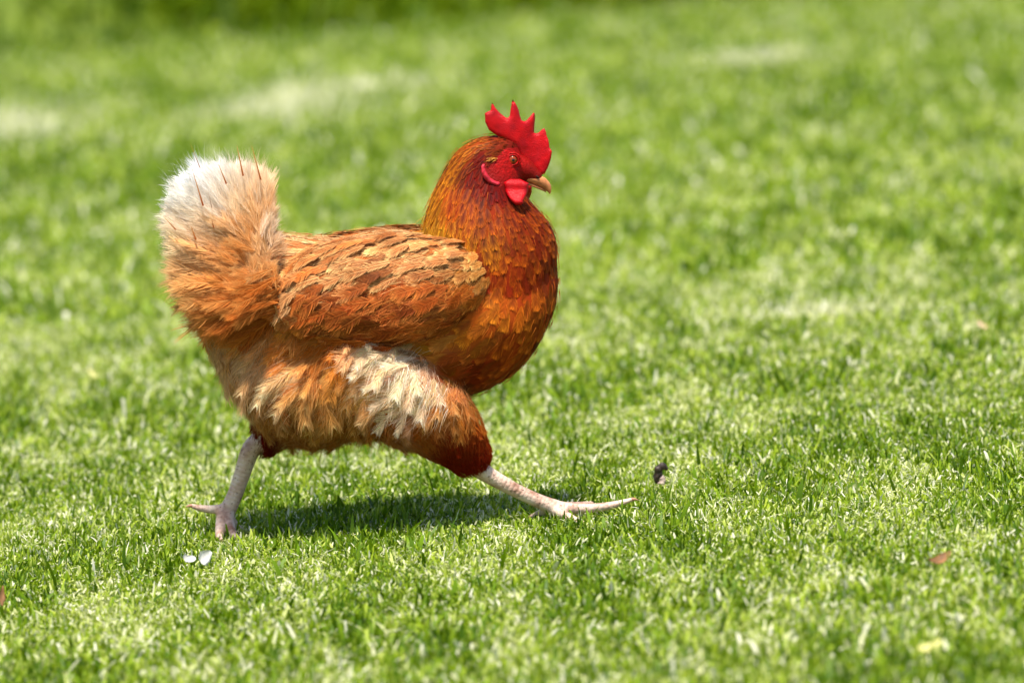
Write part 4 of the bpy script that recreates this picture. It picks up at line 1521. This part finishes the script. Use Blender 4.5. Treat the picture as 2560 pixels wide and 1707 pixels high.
# ------------------------------------------------------------------ litter on the lawn
def leaf(name, X, Y, lift, ln, wd, rot, tilt, curl, material, label, cat, thick=.0006, group=None):
    o3 = ground_at(X, Y, lift)
    V, F = [], []
    ns = 9
    for top in (1, -1):
        for k in range(ns):
            s = k / (ns - 1)
            h = wd * .5 * (math.sin(math.pi * (0.04 + .92 * s)) ** .8) * (1 + .5 * (vnoise(np.array([s * 5 + X]), np.array([Y * 1.0]))[0] - .5))
            for u in (-1, -.5, 0, .5, 1):
                V.append(((s - .5) * ln, h * u * (1 + .1 * math.sin(9 * s + u)), curl * ((s - .5) ** 2 * ln * 2 + abs(u) * h * .6) + top * thick * .5))
    m_ = ns * 5
    for q in (0, m_):
        for k in range(ns - 1):
            for u in range(4):
                F.append((q + k * 5 + u, q + k * 5 + u + 1, q + (k + 1) * 5 + u + 1, q + (k + 1) * 5 + u))
    for k in range(ns - 1):
        for u in (0, 4):
            F.append((k * 5 + u, (k + 1) * 5 + u, m_ + (k + 1) * 5 + u, m_ + k * 5 + u))
    for k in (0, ns - 1):
        for u in range(4):
            F.append((k * 5 + u, k * 5 + u + 1, m_ + k * 5 + u + 1, m_ + k * 5 + u))
    o = mesh_np(name, np.array(V), np.array(F), None, (material,))
    o.location = o3
    o.rotation_euler = (tilt[0], tilt[1], rot)
    tag(o, label, cat, group)
    return o


leaf('petal', 470, 1398, .010, .013, .010, R(20), (R(55), R(10)), .6, M_WHITE, 'smaller white petal on the grass, left of the pair below the raised toe', 'petal')
leaf('petal', 506, 1398, .012, .019, .013, R(60), (R(60), R(-30)), .6, M_WHITE, 'larger white petal on the grass, right of the pair below the raised toe', 'petal')
leaf('dry_leaf', 2456, 815, .012, .017, .006, R(-25), (R(30), R(35)), .4, M_DRYLEAF, 'small pale tan dry leaf lying on the lawn far right of the hen', 'leaf')
leaf('brown_leaf', 2348, 1402, .012, .024, .010, R(30), (R(25), R(-15)), .5, M_BROWNLEAF, 'small reddish brown leaf in the blurred grass towards the lower right corner', 'leaf')
leaf('yellow_leaf', 2322, 1620, .012, .022, .010, R(15), (R(25), R(-15)), .4, M_YELLOWLEAF, 'small pale yellow leaf in the blurred grass near the lower right corner', 'leaf')
leaf('stalk', 4, 1492, .016, .020, .006, R(90), (R(20), R(-60)), .3, M_BROWNLEAF, 'dark red stalk standing in the grass at the left edge', 'stalk')
leaf('yellow_leaf', 232, 935, .016, .020, .005, R(-50), (R(30), R(30)), .3, M_YELLOWLEAF, 'narrow yellow blade leaf in the grass left of the hen', 'leaf')


# the dark curled dropping beside the front foot
g0 = ground_at(1652, 1216, .004)
ROOTC = bpy.data.objects.new('dropping', None)
col.objects.link(ROOTC)
ROOTC.location = g0
ROOTC.scale = (.8, .8, .85)
tag(ROOTC, 'dark brown curled dropping standing in the grass ahead of the front foot', 'dropping')


def lump(name, path, material, seed):
    rr = np.random.default_rng(seed)
    pts = np.array(path, float)
    s = np.linspace(0, 1, len(pts))
    q = np.linspace(0, 1, 22)
    Cc = np.stack([np.interp(q, s, pts[:, k]) for k in range(4)], 1)
    for _ in range(3):
        Cc[1:-1] = .5 * Cc[1:-1] + .25 * (Cc[:-2] + Cc[2:])
    T = norm(np.gradient(Cc[:, :3], axis=0))
    V, F, n_ = [], [], 14
    for k in range(len(Cc)):
        a = norm(np.cross(T[k], (0, 1, .1)))
        b_ = np.cross(T[k], a)
        for j in range(n_):
            th = 2 * math.pi * j / n_
            r_ = Cc[k, 3] * (1 + .8 * (vnoise(np.array([k * .45 + seed * 7.0]), np.array([math.cos(th) * 1.6 + 9.0 + math.sin(th)]))[0] - .5))
            V.append(Cc[k, :3] + (a * math.cos(th) + b_ * math.sin(th)) * r_)
    for k in range(len(Cc) - 1):
        for j in range(n_):
            F.append((k * n_ + j, k * n_ + (j + 1) % n_, (k + 1) * n_ + (j + 1) % n_, (k + 1) * n_ + j))
    return mesh_np(name, np.array(V), np.array(F), None, (material,), ROOTC)


lump('dark_coil', [(-.004, 0, .004, .002), (-.005, 0, .012, .0042), (-.003, 0, .019, .0052), (.001, 0, .024, .0050), (.006, 0, .0225, .0034), (.009, 0, .021, .0012)], M_CLOD, 1)
lump('pale_base', [(.001, -.002, -.001, .002), (.001, -.002, .004, .0045), (.002, -.001, .010, .0040), (.002, 0, .014, .0012)], M_CLOD2, 2)
print('scene built')
